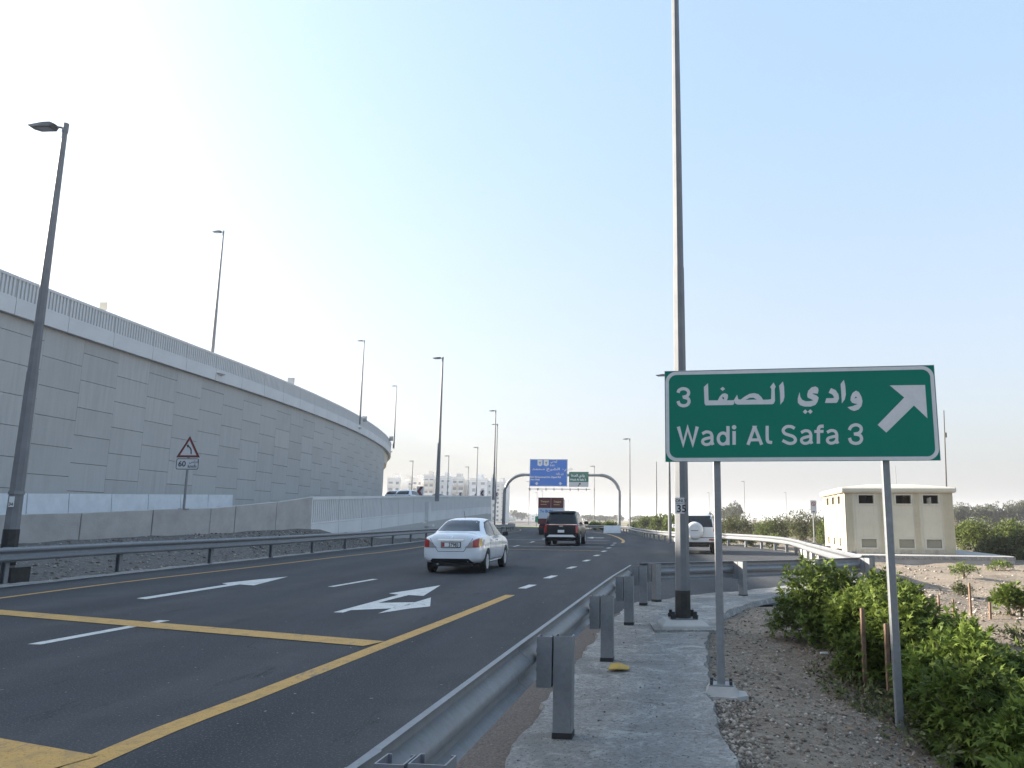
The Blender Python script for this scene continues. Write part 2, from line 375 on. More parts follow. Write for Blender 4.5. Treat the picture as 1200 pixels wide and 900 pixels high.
class MB:
    def __init__(s): s.v = []; s.f = []; s.m = []; s.mats = []; s.cur = 0
    def use(s, m):
        if m not in s.mats: s.mats.append(m)
        s.cur = s.mats.index(m); return s
    def add(s, vs, fs):
        b = len(s.v); s.v += [tuple(v) for v in vs]
        for f in fs: s.f.append(tuple(b + i for i in f)); s.m.append(s.cur)
        return s
    def box(s, x0, x1, y0, y1, z0, z1):
        return s.add([(x0, y0, z0), (x1, y0, z0), (x1, y1, z0), (x0, y1, z0), (x0, y0, z1), (x1, y0, z1), (x1, y1, z1), (x0, y1, z1)],
                     [(0, 3, 2, 1), (4, 5, 6, 7), (0, 1, 5, 4), (1, 2, 6, 5), (2, 3, 7, 6), (3, 0, 4, 7)])
    def hexa(s, lo, hi):
        """four bottom points, four top points"""
        return s.add(list(lo) + list(hi), [(0, 3, 2, 1), (4, 5, 6, 7), (0, 1, 5, 4), (1, 2, 6, 5), (2, 3, 7, 6), (3, 0, 4, 7)])
    def tube(s, p0, p1, r0, r1=None, n=8, caps=True, rot=0.0):
        r1 = r0 if r1 is None else r1
        p0 = Vector(p0); p1 = Vector(p1); d = (p1 - p0).normalized()
        a = d.cross(Vector((0, 1, 0)) if abs(d.y) < 0.9 else Vector((1, 0, 0))).normalized(); b = d.cross(a)
        vs = []
        for p, r in ((p0, r0), (p1, r1)):
            for i in range(n):
                t = 2 * math.pi * i / n + rot
                vs.append(p + a * (r * math.cos(t)) + b * (r * math.sin(t)))
        fs = [(i, (i + 1) % n, n + (i + 1) % n, n + i) for i in range(n)]
        if caps: fs += [tuple(range(n - 1, -1, -1)), tuple(range(n, 2 * n))]
        return s.add(vs, fs)
    def path(s, pts, r, n=8):
        pts = [Vector(p) for p in pts]; k = len(pts); vs = []; rr = r if isinstance(r, (list, tuple)) else [r] * k
        up = Vector((0, 0, 1))
        for i, p in enumerate(pts):
            d = (pts[min(i + 1, k - 1)] - pts[max(i - 1, 0)]).normalized()
            a = d.cross(up if abs(d.z) < 0.95 else Vector((0, 1, 0))).normalized(); b = a.cross(d)
            if i and (a.dot(pa) < 0): a = -a; b = -b
            pa = a
            for j in range(n):
                t = 2 * math.pi * j / n
                vs.append(p + a * rr[i] * math.cos(t) + b * rr[i] * math.sin(t))
        fs = [(i * n + j, i * n + (j + 1) % n, (i + 1) * n + (j + 1) % n, (i + 1) * n + j) for i in range(k - 1) for j in range(n)]
        fs += [tuple(range(n - 1, -1, -1)), tuple((k - 1) * n + j for j in range(n))]
        return s.add(vs, fs)
    def extrude(s, prof, pts_frames, closed=True):
        """prof: list of (t,z); frames: list of (x,y,z0,nx,ny)"""
        k = len(prof); vs = []
        for (x, y, z0, nx, ny) in pts_frames:
            for (t, z) in prof: vs.append((x + nx * t, y + ny * t, z0 + z))
        m = len(pts_frames); fs = []
        for i in range(m - 1):
            for j in range(k if closed else k - 1):
                a, b = i * k + j, i * k + (j + 1) % k
                fs.append((a, b, b + k, a + k))
        if closed: fs += [tuple(range(k - 1, -1, -1)), tuple((m - 1) * k + j for j in range(k))]
        return s.add(vs, fs)
    def poly(s, pts, z0, z1):
        n = len(pts)
        return s.add([(x, y, z0) for x, y in pts] + [(x, y, z1) for x, y in pts],
                     [tuple(range(n - 1, -1, -1)), tuple(range(n, 2 * n))] + [(i, (i + 1) % n, n + (i + 1) % n, n + i) for i in range(n)])
    def lathe(s, prof, n=24, axis='X', c=(0, 0, 0)):
        vs = []
        for (h, r) in prof:
            for i in range(n):
                t = 2 * math.pi * i / n
                if axis == 'X': vs.append((c[0] + h, c[1] + r * math.cos(t), c[2] + r * math.sin(t)))
                elif axis == 'Y': vs.append((c[0] + r * math.cos(t), c[1] + h, c[2] + r * math.sin(t)))
                else: vs.append((c[0] + r * math.cos(t), c[1] + r * math.sin(t), c[2] + h))
        k = len(prof)
        fs = [(i * n + j, i * n + (j + 1) % n, (i + 1) * n + (j + 1) % n, (i + 1) * n + j) for i in range(k - 1) for j in range(n)]
        fs += [tuple(range(n)), tuple((k - 1) * n + j for j in range(n))]
        return s.add(vs, fs)
    def mesh(s, name, m=None, smooth=False, angle=None):
        me = bpy.data.meshes.new(name); me.from_pydata(s.v, [], s.f)
        mats = s.mats or [m]
        if m is not None and not s.mats: mats = [m]
        for x in mats: me.materials.append(x)
        if len(mats) > 1: me.polygons.foreach_set('material_index', s.m)
        bm = bmesh.new(); bm.from_mesh(me); bmesh.ops.recalc_face_normals(bm, faces=bm.faces); bm.to_mesh(me); bm.free()
        if smooth:
            me.polygons.foreach_set('use_smooth', [True] * len(me.polygons))
            if angle: me.set_sharp_from_angle(angle=R(angle))
        me.update()
        return me
    def build(s, name, m=None, parent=None, loc=(0, 0, 0), rz=0.0, smooth=False, angle=None, bevel=0):
        me = s.mesh(name, m, smooth, angle)
        if bevel:
            bm = bmesh.new(); bm.from_mesh(me)
            bmesh.ops.bevel(bm, geom=[e for e in bm.edges if len(e.link_faces) == 2 and e.calc_face_angle(0) > 0.7], offset=bevel, segments=1, affect='EDGES')
            bm.to_mesh(me); bm.free()
        return link(name, me, parent, loc, rz)

def np_mesh(name, V, Q, m, smooth=False):
    me = bpy.data.meshes.new(name)
    V = np.asarray(V, np.float32); Q = np.asarray(Q, np.int32); k = Q.shape[1]
    me.vertices.add(len(V)); me.vertices.foreach_set('co', V.ravel())
    me.loops.add(Q.size); me.loops.foreach_set('vertex_index', Q.ravel())
    me.polygons.add(len(Q)); me.polygons.foreach_set('loop_start', np.arange(0, Q.size, k, dtype=np.int32))
    me.materials.append(m)
    me.update(calc_edges=True); me.validate()
    if smooth: me.polygons.foreach_set('use_smooth', [True] * len(me.polygons))
    return me

def smooth_path(pts, n=6):
    P = [Vector(p) for p in pts]; out = []
    for i in range(len(P) - 1):
        p0 = P[max(i - 1, 0)]; p1 = P[i]; p2 = P[i + 1]; p3 = P[min(i + 2, len(P) - 1)]
        for j in range(n):
            t = j / n
            out.append(0.5 * ((2 * p1) + (p2 - p0) * t + (2 * p0 - 5 * p1 + 4 * p2 - p3) * t * t + (3 * p1 - p0 - 3 * p2 + p3) * t ** 3))
    out.append(P[-1]); return out
def resample(pts, step):
    P = [Vector(p) for p in pts]; L = [0]
    for a, b in zip(P, P[1:]): L.append(L[-1] + (b - a).length)
    n = max(1, round(L[-1] / step)); out = []
    for i in range(n + 1):
        t = L[-1] * i / n; k = max(j for j in range(len(L)) if L[j] <= t + 1e-9); k = min(k, len(P) - 2)
        f = (t - L[k]) / max(1e-9, L[k + 1] - L[k]); out.append(P[k].lerp(P[k + 1], f))
    return out
def normals2(P):
    out = []
    for i in range(len(P)):
        d = P[min(i + 1, len(P) - 1)] - P[max(i - 1, 0)]; d = Vector((d.x, d.y)).normalized()
        out.append((-d.y, d.x))
    return out   # left-hand normals

# ------------------------------------------------------------------ ground
YR = [-40, 0, 5, 8, 12, 13.2, 14.5, 17, 24, 33, 40, 46, 50, 58, 80]
XR = [-4.5, -1.7, -1.0, -0.45, 0.1, 0.6, 3.6, 6.2, 7.7, 9.0, 9.3, 8.0, 6.2, 4.5, 3.6]
def xr(y): return lerp_tab(y, YR, XR)
WX = lambda y: lerp_tab(y, [-40, 24.5, 26.5, 29, 31.5, 33, 35.5, 38, 60, 93, 105, 125], [-24, -19, -17.4, -16.4, -15.5, -15.2, -14.5, -13.8, -13.0, -12.5, -14.2, -19])
def sm(t): t = max(0.0, min(1.0, t)); return t * t * (3 - 2 * t)
def hgt(x, y):
    nz = 0.035 * math.sin(x * 2.1 + 1.3 * math.sin(y * 1.7)) + 0.03 * math.sin(y * 2.7 + x * 0.9) * math.sin(x * 3.3)
    r = xr(y) if y < 80 else 3.6
    if x < -12.4 and False: pass
    if y > 95: return -0.12 if abs(x) < 70 else -0.12 + 0.9 * sm((x - 70) / 160)
    h = -0.06
    if x > r + 0.15:
        t = sm((x - r - 0.15) / 0.5)
        h = -0.06 + t * 0.10 + t * nz * (1 if x < 30 else 0)
        if y < 13:
            h += t * (-0.50) * math.exp(-((x - 3.9) / 1.6) ** 2) * sm((11.5 - y) / 6)
        if 12 < y < 26 and x > 5:      # shallow rubbly ditch on the right
            h += 0.10 * math.exp(-((y - 15.6 - 0.18 * (x - 6)) / 0.5) ** 2) * (0.6 + 0.4 * math.sin(x * 3.1))
            h -= 0.16 * math.exp(-((y - 14 - 0.18 * (x - 6)) / 1.1) ** 2)
        if x > 40: h += 0.9 * sm((x - 40) / 60)
    if x < -12.4:
        wx = WX(y); top = lerp_tab(y, [0, 24, 30, 38, 44, 60], [0.5, 0.58, 0.8, 0.95, 0.35, 0.0])
        t = sm((-12.4 - x) / max(0.8, (-12.4 - wx) * 0.9))
        h = -0.06 + t * (top + 0.06) + nz * 0.8 * min(1, t * 5)
    return h
def axis(pieces):
    out = []
    for a, b, s in pieces: out += list(np.arange(a, b, s))
    return out
XS = axis([(-3000, -300, 300), (-300, -60, 24), (-60, -20, 4), (-20, -12, 0.35), (-12, -3, 1.5), (-3, 8, 0.14), (8, 22, 0.4), (22, 60, 3), (60, 300, 20), (300, 3300, 300)])
YS = axis([(-60, 0, 6), (0, 3, 0.6), (3, 14, 0.14), (14, 30, 0.35), (30, 60, 1.0), (60, 120, 5), (120, 400, 20), (400, 5001, 400)])
V = [(x, y, hgt(x, y)) for y in YS for x in XS]
nx_ = len(XS)
Q = [(j * nx_ + i, j * nx_ + i + 1, (j + 1) * nx_ + i + 1, (j + 1) * nx_ + i) for j in range(len(YS) - 1) for i in range(nx_ - 1)]
tag(link('ground', np_mesh('ground', V, Q, M_GROUND, True)), kind='structure')

# road sheet, left edge to right edge in strips of y, bending left beyond the gantry
LE = [(-60, -13.6), (0, -12.9), (14, -12.5), (24, -12.25), (38, -11.6), (48, -11.2), (80, -10.6), (100, -10.2)]
mb = MB(); vs = []
ys_ = axis([(-60, 0, 5), (0, 60, 1.0), (60, 100.1, 4)])
for y in ys_:
    l_ = lerp_tab(y, [a for a, b in LE], [b for a, b in LE]); r_ = xr(y) + 0.12
    if y > 80: r_ = 3.7
    vs += [(l_, y, 0), (r_, y, 0)]
for (l_, r_, yl, yr) in [(-12, 3.4, 118, 107), (-17, 1.5, 138, 116), (-28, -4, 165, 128), (-60, -20, 210, 155), (-140, -100, 270, 215), (-300, -280, 330, 280)]:
    vs += [(l_, yl, 0), (r_, yr, 0)]
mb.add(vs, [(2 * i, 2 * i + 1, 2 * i + 3, 2 * i + 2) for i in range(len(vs) // 2 - 1)])
tag(mb.build('road', M_ASPH), kind='structure')

# brown shoulder strip under the near guardrail
mb = MB()
for ya, yb in zip(np.arange(-6, 13.4, 0.5), np.arange(-5.5, 13.9, 0.5)):
    xa, xb = xr(ya), xr(yb)
    mb.add([(xa - 0.12, ya, 0.005), (xa + 0.55, ya, 0.058), (xb + 0.55, yb, 0.058), (xb - 0.12, yb, 0.005)], [(0, 1, 2, 3)])
tag(mb.build('road_shoulder', M_SHOULD), kind='structure')

# concrete walkway with ragged edges
wl = [(-1.15, 0.3), (-0.82, 2.5), (-0.62, 4.4), (-0.40, 6.4), (0.0, 9.9), (0.24, 11.7), (0.62, 13.6), (1.8, 15.0), (3.2, 16.3), (4.6, 17.8), (6.4, 19.6)]
wr = [(0.80, 0.3), (0.84, 4.7), (0.90, 6.1), (1.02, 7.2), (1.2, 8.6), (1.45, 10.2), (1.95, 12.2), (2.6, 13.6), (3.2, 14.6), (3.9, 15.6), (5.4, 17.1), (6.9, 18.9)]
def rough(pts, amp, step, seed):
    q = resample([Vector((*p, 0)) for p in smooth_path([Vector((*p, 0)) for p in pts], 4) and pts] if False else [Vector((x, y, 0)) for x, y in pts], step)
    r = random.Random(seed); out = []
    for p in q:
        a = amp * (math.sin(p.y * 5.1 + seed) * 0.5 + math.sin(p.y * 13.7 + 2 * seed) * 0.3 + r.uniform(-0.4, 0.4))
        out.append((p.x + a, p.y))
    return out
wlr = rough(wl, 0.05, 0.09, 3); wrr = rough(wr, 0.04, 0.07, 8)
k = 260
def at_frac(pts, f):
    x = f * (len(pts) - 1); i = min(int(x), len(pts) - 2); t = x - i
    return (pts[i][0] * (1 - t) + pts[i + 1][0] * t, pts[i][1] * (1 - t) + pts[i + 1][1] * t)
mb = MB(); vs = []
NW = 11; TT = [0, 0.02, 0.06, 0.16, 0.3, 0.45, 0.6, 0.78, 0.92, 0.98, 1]
for i in range(k + 1):
    a = at_frac(wlr, i / k); b = at_frac(wrr, i / k)
    for j in range(NW):
        t = TT[j]; x = a[0] + (b[0] - a[0]) * t; y = a[1] + (b[1] - a[1]) * t
        e = min(t, 1 - t); z = 0.098 + 0.012 * math.sin(3 * x + y * 1.9) * math.sin(y * 2.3)
        if j in (0, NW - 1): z = 0.0
        vs.append((x, y, z))
mb.add(vs, [(i * NW + j, i * NW + j + 1, (i + 1) * NW + j + 1, (i + 1) * NW + j) for i in range(k) for j in range(NW - 1)])
tag(mb.build('walkway', M_PATH, smooth=True, angle=50), kind='structure')

# ------------------------------------------------------------------ road markings
def marking(name, pts, m, z=0.004):
    mb = MB(); mb.add([(p.x, p.y, z) for p in pts], [])
    tris = tessellate_polygon([[Vector((p.x, p.y, 0)) for p in pts]])
    mb.f = [tuple(t) for t in tris]; mb.m = [0] * len(mb.f)
    o = mb.build(name, m); return tag(o, kind='structure')
def line(name, pts, wd, m, z=0.004, step=None):
    P = smooth_path([Vector((x, y, 0)) for x, y in pts], 6) if len(pts) > 2 else [Vector((x, y, 0)) for x, y in pts]
    N = normals2(P); mb = MB(); vs = []
    for p, n in zip(P, N):
        vs += [(p.x + n[0] * wd / 2, p.y + n[1] * wd / 2, z), (p.x - n[0] * wd / 2, p.y - n[1] * wd / 2, z)]
    mb.add(vs, [(2 * i, 2 * i + 1, 2 * i + 3, 2 * i + 2) for i in range(len(P) - 1)])
    return tag(mb.build(name, m), kind='structure')
line('yellow_edge_line', [(-11.2, -5), (-10.95, 12), (-10.88, 17.9), (-10.45, 23), (-9.9, 30), (-9.2, 38.8), (-9.2, 60), (-9.3, 80), (-9.5, 98), (-12, 116), (-20, 140)], 0.13, M_YEL)
line('yellow_lane_line', [(-3.2, 0), (-3.12, 5.0), (-2.89, 6.94), (-2.56, 9.37), (-2.15, 12.3), (-1.70, 15.8)], 0.20, M_YEL)
line('yellow_hatch_line', [(-10.8, 13.15), (-2.66, 9.68)], 0.40, M_YEL, 0.008)
line('yellow_hatch_line', [(-10.9, 8.2), (-3.22, 5.02)], 0.42, M_YEL, 0.008)
line('white_lane_dash', [(-6.62, 9.5), (-6.29, 11.7)], 0.17, M_WHP)
line('white_lane_dash', [(-5.80, 17.4), (-5.45, 19.6)], 0.15, M_WHP)
for k_ in range(1, 8): line('white_lane_dash', [(-5.45 + 0.42 * k_ ** 0.8, 19.6 + 7.6 * k_), (-5.38 + 0.42 * k_ ** 0.8, 21.7 + 7.6 * k_)], 0.15, M_WHP)
Z1 = lambda x, y: G(150 + x / 6, 660 + y / 6)
marking('white_arrow', [Z1(*p) for p in [(60, 248), (700, 150), (660, 142), (850, 122), (1125, 95), (885, 157), (785, 150), (125, 254)]], M_WHP)
Z2 = lambda x, y: G(380 + x / 8, 670 + y / 8)
marking('white_arrow', [Z2(*p) for p in [(85, 382), (430, 290), (700, 217), (605, 205), (820, 172), (1090, 128), (930, 228), (790, 220), (505, 293), (850, 288), (1000, 243), (992, 327), (800, 347), (505, 392), (632, 345), (250, 362), (175, 385)]], M_WHP)
for (x, y) in [(350, 645), (512, 577), (660, 511), (764, 462), (836, 426), (887, 396), (921, 373), (948, 353), (962, 339)]:
    c = G(560 + x / 6, 580 + y / 6); k_ = 0.48
    line('white_short_dash', [(c.x - 0.08, c.y - k_), (c.x + 0.08, c.y + k_)], 0.19, M_WHP)
line('yellow_curved_line', [(1.65, 50), (1.9, 56), (1.75, 66), (1.3, 76), (0.6, 84), (-1, 92), (-4, 100)], 0.20, M_YEL)
for i, y in enumerate([37.5, 42.5, 48, 55, 63]):
    line('pale_cross_line', [(-9.0 if i % 2 else -4.4, y + 1.2), (0.15 + i * 0.25, y)], 0.22, M_YEL if i % 2 == 0 else M_WHP, 0.008)
marking('white_arrow', [Vector((x, y, 0)) for x, y in [(-0.75, 63), (-0.3, 66), (-0.2, 63.7), (0.6, 63.7), (0.6, 62.5), (-0.2, 62.5), (-0.3, 60.8)]], M_WHP)

mb = MB(); vs = []
for i, y in enumerate(np.arange(4, 60, 0.25)):
    xe = lerp_tab(y, [a for a, b in LE], [b for a, b in LE])
    a_ = 0.10 * math.sin(y * 3.1) + 0.06 * math.sin(y * 9.7); vs += [(xe - 0.50 + a_, y, 0.012), (xe + 0.03 + a_ * 0.15, y, 0.012)]
mb.add(vs, [(2 * i, 2 * i + 1, 2 * i + 3, 2 * i + 2) for i in range(len(vs) // 2 - 1)])
tag(mb.build('concrete_edge_strip', M_PATH), kind='structure')
# ------------------------------------------------------------------ guardrails
BEAM = [(0.022, 0.155), (0.045, 0.158), (0.052, 0.140), (0.085, 0.118), (0.090, 0.095), (0.085, 0.072), (0.022, 0.028), (0.012, 0.0),
        (0.022, -0.028), (0.085, -0.072), (0.090, -0.095), (0.085, -0.118), (0.050, -0.140), (0.030, -0.157)]
BEAMC = BEAM + [(t - 0.006, z) for t, z in reversed(BEAM)][0:]
def c_section(w_, d_, t_, z0, z1, flip=1):
    """open channel, web facing -Y (camera side), lips turned away"""
    p = [(-w_ / 2, 0), (w_ / 2, 0), (w_ / 2, d_), (w_ / 2 - 0.018, d_), (w_ / 2 - 0.018, d_ - t_), (w_ / 2 - t_, d_ - t_), (w_ / 2 - t_, t_),
         (-w_ / 2 + t_, t_), (-w_ / 2 + t_, d_ - t_), (-w_ / 2 + 0.018, d_ - t_), (-w_ / 2 + 0.018, d_), (-w_ / 2, d_)]
    return MB().poly([(x, y * flip) for x, y in p], z0, z1)
POST_ME = c_section(0.125, 0.11, 0.006, 0, 0.62).mesh('post', M_GALV)
BLOCK_ME = c_section(0.10, 0.11, 0.006, 0, 0.32).mesh('blockout', M_GALV)
FOOT_ME = MB().box(-0.066, 0.066, -0.004, 0.114, 0, 0.035).mesh('bitumen_collar', M_BLACK)
BOLT_ME = MB().tube((0, 0, 0), (0.02, 0, 0), 0.016, n=6).mesh('bolt', M_GALV)
def guardrail(name, label, pts, side, top, block=True, group='steel guardrails beside the roads', height=None, dark=True, backing=0.24, baz=None):
    """pts: post positions (x, y, ground z); side=+1: beam to the left of travel"""
    P = [Vector(p) for p in pts]; root = empty(name, P[0], 0, label, 'guardrail', group)
    N = normals2(P)
    off = 0.185 if block else 0.07
    for i in range(len(P) - 1):
        fr = []
        for j in (i, i + 1):
            n = N[j]; ext = 0
            fr.append((P[j].x + n[0] * side * off, P[j].y + n[1] * side * off, P[j].z + top - 0.155, n[0] * side, n[1] * side))
        a = Vector(fr[0][:2]); b = Vector(fr[1][:2]); dd = (b - a).normalized()
        s_ = 0.002 * (i % 2)
        fr[0] = (fr[0][0] - dd.x * 0.12 + s_ * fr[0][3], fr[0][1] - dd.y * 0.12 + s_ * fr[0][4], *fr[0][2:]); fr[1] = (fr[1][0] + dd.x * 0.12 + s_ * fr[1][3], fr[1][1] + dd.y * 0.12 + s_ * fr[1][4], *fr[1][2:])
        mb = MB().extrude(BEAMC, fr)
        mb.v = [(x - P[0].x, y - P[0].y, z - P[0].z) for x, y, z in mb.v]
        mb.build('beam', M_GALV, root, smooth=True, angle=40)
    for i, p in enumerate(P):
        n = N[i]; ang = math.atan2(n[1] * side, n[0] * side) - math.pi   # beam side = local -X
        h = top
        o = link('post', POST_ME, root, p - P[0], ang); o.scale = (1, 1, h / 0.62)
        rz = ang
        if block:
            b = link('blockout', BLOCK_ME, o, (-0.125, 0, (h - 0.325) * 0.62 / h)); b.scale = (1, 1, 0.62 / h)
            if p.y < 16 and p.x > -2:
                for zz in (0.22, 0.10): link('bolt', BOLT_ME, o, (-0.185, 0.05, (h - zz) * 0.62 / h))
        if dark: link('bitumen_collar', FOOT_ME, o, (0, 0, 0))
    return root
near_posts = [(-0.98, -0.1, 0.10), (-0.53, 2.60, 0.10), (-0.215, 5.30, 0.10), (0.11, 8.05, 0.10), (0.44, 10.75, 0.10), (0.78, 13.2, 0.10)]
guardrail('guardrail', 'near steel guardrail running up from the bottom edge along the concrete walkway', near_posts, 1, 0.635)
guardrail('guardrail', 'short steel guardrail crossing behind the tall lamp pole and the sign post', [(1.0, 13.75, 0.10), (2.72, 14.95, 0.08), (4.4, 16.1, 0.06), (5.85, 17.1, 0.06)], 1, 0.64)
outer = resample(smooth_path([Vector(p) for p in [(6.1, 17.5, 0.04), (7.0, 23.5, 0.03), (7.9, 28.9, 0), (8.7, 33.5, -0.02), (9.0, 38, 0), (8.6, 42.5, 0), (7.5, 46.5, 0), (6.0, 49.5, 0), (4.9, 53, 0), (4.2, 60, 0), (3.8, 72, 0), (3.6, 84, 0), (2.6, 92, 0), (0, 97, 0), (-4, 100, 0)]], 5), 2.2)
guardrail('guardrail', 'sunlit steel guardrail curving along the outer edge of the slip road towards the bushes', outer, 1, 0.70, dark=False)
leftp = resample(smooth_path([Vector(p) for p in [(-14.3, -6, 0), (-13.6, 6, 0), (-13.2, 14, 0), (-13.0, 21.3, 0), (-12.45, 25, 0), (-12.05, 30, 0), (-11.95, 35, 0), (-11.75, 40, 0), (-11.6, 48, 0), (-11.3, 60, 0), (-11.0, 80, 0), (-10.6, 100, 0), (-13, 116, 0)]], 5), 4.0)
guardrail('guardrail', 'long steel guardrail on the far left side of the road before the concrete barrier', leftp, -1, 0.80, dark=False)

# ------------------------------------------------------------------ ramp deck and retaining wall
PT = lambda y: lerp_tab(y, [-40, 24.5, 26.5, 29, 31.5, 33, 35.5, 38, 60, 93, 125], [1.3, 1.5, 1.6, 1.74, 1.83, 1.95, 2.17, 2.47, 3.2, 4.12, 5.0])
DK = lambda y: PT(y) - 1.02
mb = MB(); vs = []
dys = axis([(-30, 30, 3), (30, 126, 3)])
for y in dys:
    vs += [(-29.5 if y < 90 else -29.5 - (y - 90) * 0.2, y, DK(y) + 0.15), (WX(y) - 0.3, y, DK(y))]
mb.add(vs, [(2 * i, 2 * i + 1, 2 * i + 3, 2 * i + 2) for i in range(len(dys) - 1)])
tag(mb.build('ramp_road', M_ASPH), kind='structure')

# plain concrete barrier then ribbed parapet
BU = [(-9, 25.0 - 22), (0, 24.5), (106, 26.5), (189, 29), (254, 31.5), (281, 33), (330, 35.5), (371, 38)]
bar = empty('concrete_barrier', (WX(24), 24, 0.3), 0, 'plain stained grey concrete barrier of smooth segments behind the left guardrail', 'barrier')
seg = [(-40, -13), (-13, -4), (-4, 4), (4, 11), (11, 18), (18, 24.5), (24.5, 26.5), (26.5, 29), (29, 31.5), (31.5, 33), (33, 35.5), (35.5, 38)]
for a, b in seg[1:]:
    xa, xb = WX(a), WX(b); g = 0.018; d = Vector((xb - xa, b - a)).normalized(); n = Vector((d.y, -d.x))   # right normal
    o = bar.location
    def q(x, y, t, z): return (x + n.x * t - o.x, y + n.y * t - o.y, z - o.z)
    xa += d.x * g; a2 = a + d.y * g; xb -= d.x * g; b2 = b - d.y * g
    z0 = -0.1; ta, tb = PT(a), PT(b)
    dz = rnd.uniform(-0.012, 0.012)
    MB().hexa([q(xa, a2, 0.0, z0), q(xb, b2, 0.0, z0), q(xb, b2, -0.28, z0), q(xa, a2, -0.28, z0)],
              [q(xa, a2, dz, ta + dz), q(xb, b2, dz, tb + dz), q(xb, b2, -0.25, tb + dz), q(xa, a2, -0.25, ta + dz)]).build('barrier_segment', M_BARR, bar, bevel=0.015)

def ribbed_panel_mesh(L, hr, hf, nr, depth=0.16):
    """x along, z up from fascia bottom, y: front = -"""
    mb = MB(); g = 0.02
    mb.use(M_PARA).box(g, L - g, 0, 0.30, 0, hf)                         # fascia
    mb.box(g, L - g, 0.02, 0.26, hf + 0.012, hf + 0.10)
    mb.box(g, L - g, 0.0, 0.26, hf + hr - 0.14, hf + hr)                 # cap
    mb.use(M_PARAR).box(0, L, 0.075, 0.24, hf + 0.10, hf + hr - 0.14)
    mb.use(M_PARA)
    w_ = L / nr
    for i in range(nr):
        a = g + 0.02 + i * (L - 2 * g - 0.04) / nr
        mb.box(a, a + w_ * 0.52, 0.02, 0.075, hf + 0.10, hf + hr - 0.14)
    return mb.mesh('parapet_panel')
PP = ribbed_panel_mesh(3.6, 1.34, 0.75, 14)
ramp_para = empty('ramp_parapet', (-13.8, 38, 0), 0, 'ribbed concrete parapet of the rising ramp behind the white sedan', 'parapet')
cur = resample([Vector((WX(y), y, 0)) for y in np.arange(38, 126, 1.0)], 3.6)
for a, b in zip(cur, cur[1:]):
    zt = (PT(a.y) + PT(b.y)) / 2; d = b - a; ang = math.atan2(d.y, d.x)
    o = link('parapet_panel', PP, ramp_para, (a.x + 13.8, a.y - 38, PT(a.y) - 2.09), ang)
    sl = (PT(b.y) - PT(a.y))
    o.rotation_euler = Matrix.Rotation(ang, 3, 'Z').to_euler(); o.scale = ((d.length) / 3.6, 1, 1)
    o.rotation_euler = (Matrix.Rotation(ang, 3, 'Z') @ Matrix.Rotation(-math.atan2(sl, d.length), 3, 'Y')).to_euler()
# wall under the ramp parapet
mb = MB(); vs = []
ws = resample([Vector((WX(y), y, 0)) for y in np.arange(36.5, 126, 1.0)], 3)
for p in ws: vs += [(p.x - 0.12 + 13.8, p.y - 38, -0.3), (p.x - 0.12 + 13.8, p.y - 38, PT(p.y) - 2.0)]
mb.add(vs, [(2 * i, 2 * i + 2, 2 * i + 3, 2 * i + 1) for i in range(len(ws) - 1)])
o = mb.build('wall_face', M_PANEL, ramp_para)
sd = o.modifiers.new('s', 'SOLIDIFY'); sd.thickness = 0.25; sd.offset = 0

# tall retaining wall (plan curve)
WC = [(-28.0, -14), (-28.6, 5), (-28.7, 20), (-28.45, 36), (-27.7, 50), (-27.0, 62), (-26.9, 75), (-27.5, 88), (-29.0, 102), (-31.2, 115), (-34.5, 128), (-40, 143), (-48, 158)]
WCs = smooth_path([Vector((*p, 0)) for p in WC], 8)
WALL_END = 111.0
rw = empty('retaining_wall', (-28, 10, 0), 0, 'tall curving retaining wall of staggered grey concrete panels carrying the flyover', 'retaining wall')
W0 = rw.location.copy()
back = [p for p in WCs if p.y < WALL_END + 0.3]
mb = MB(); N = normals2(back); fr = [(p.x - W0.x, p.y - W0.y, 0, n[0], n[1]) for p, n in zip(back, N)]
mb.extrude([(0.16, 0.3), (0.16, 11.3), (0.9, 11.3), (0.9, 0.3)], fr).build('backing_wall', M_JOINT, rw)
PW, PH = 2.85, 1.5
PM = []
for (hh) in (PH, PH / 2):
    g = 0.013
    m_ = MB().box(0.004, PW - 0.004, 0.0, 0.18, g, hh - g)
    PM.append(m_.mesh('wall_panel', M_PANEL))
cols = resample([p for p in WCs if 6 < p.y < WALL_END], PW)
cnt = 0
for ci, (a, b) in enumerate(zip(cols, cols[1:])):
    d = b - a; ang = math.atan2(d.y, d.x); n = Vector((-d.y, d.x, 0)).normalized()
    z = 11.05; first = ci % 2 == 0
    while z > 1.4:
        hh = PH / 2 if (first and z > 11) else PH
        z -= hh; first = False if hh < PH else first
        o = link('wall_panel', PM[0] if hh == PH else PM[1], rw, (a.x - W0.x, a.y - W0.y, z), ang)
        o.location += Vector((-n.x, -n.y, 0)) * rnd.uniform(-0.004, 0.004)
        o.scale = (d.length / PW, 1, 1); cnt += 1
        if z < 1.4: break
# flyover parapet
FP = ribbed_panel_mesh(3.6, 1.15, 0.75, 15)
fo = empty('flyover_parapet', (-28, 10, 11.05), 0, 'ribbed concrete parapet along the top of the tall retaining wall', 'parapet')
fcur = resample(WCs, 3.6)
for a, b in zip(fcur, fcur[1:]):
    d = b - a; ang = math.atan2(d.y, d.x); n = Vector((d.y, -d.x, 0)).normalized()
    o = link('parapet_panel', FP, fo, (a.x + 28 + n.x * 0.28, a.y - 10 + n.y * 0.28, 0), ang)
    o.scale = (d.length / 3.6, 1, 1)
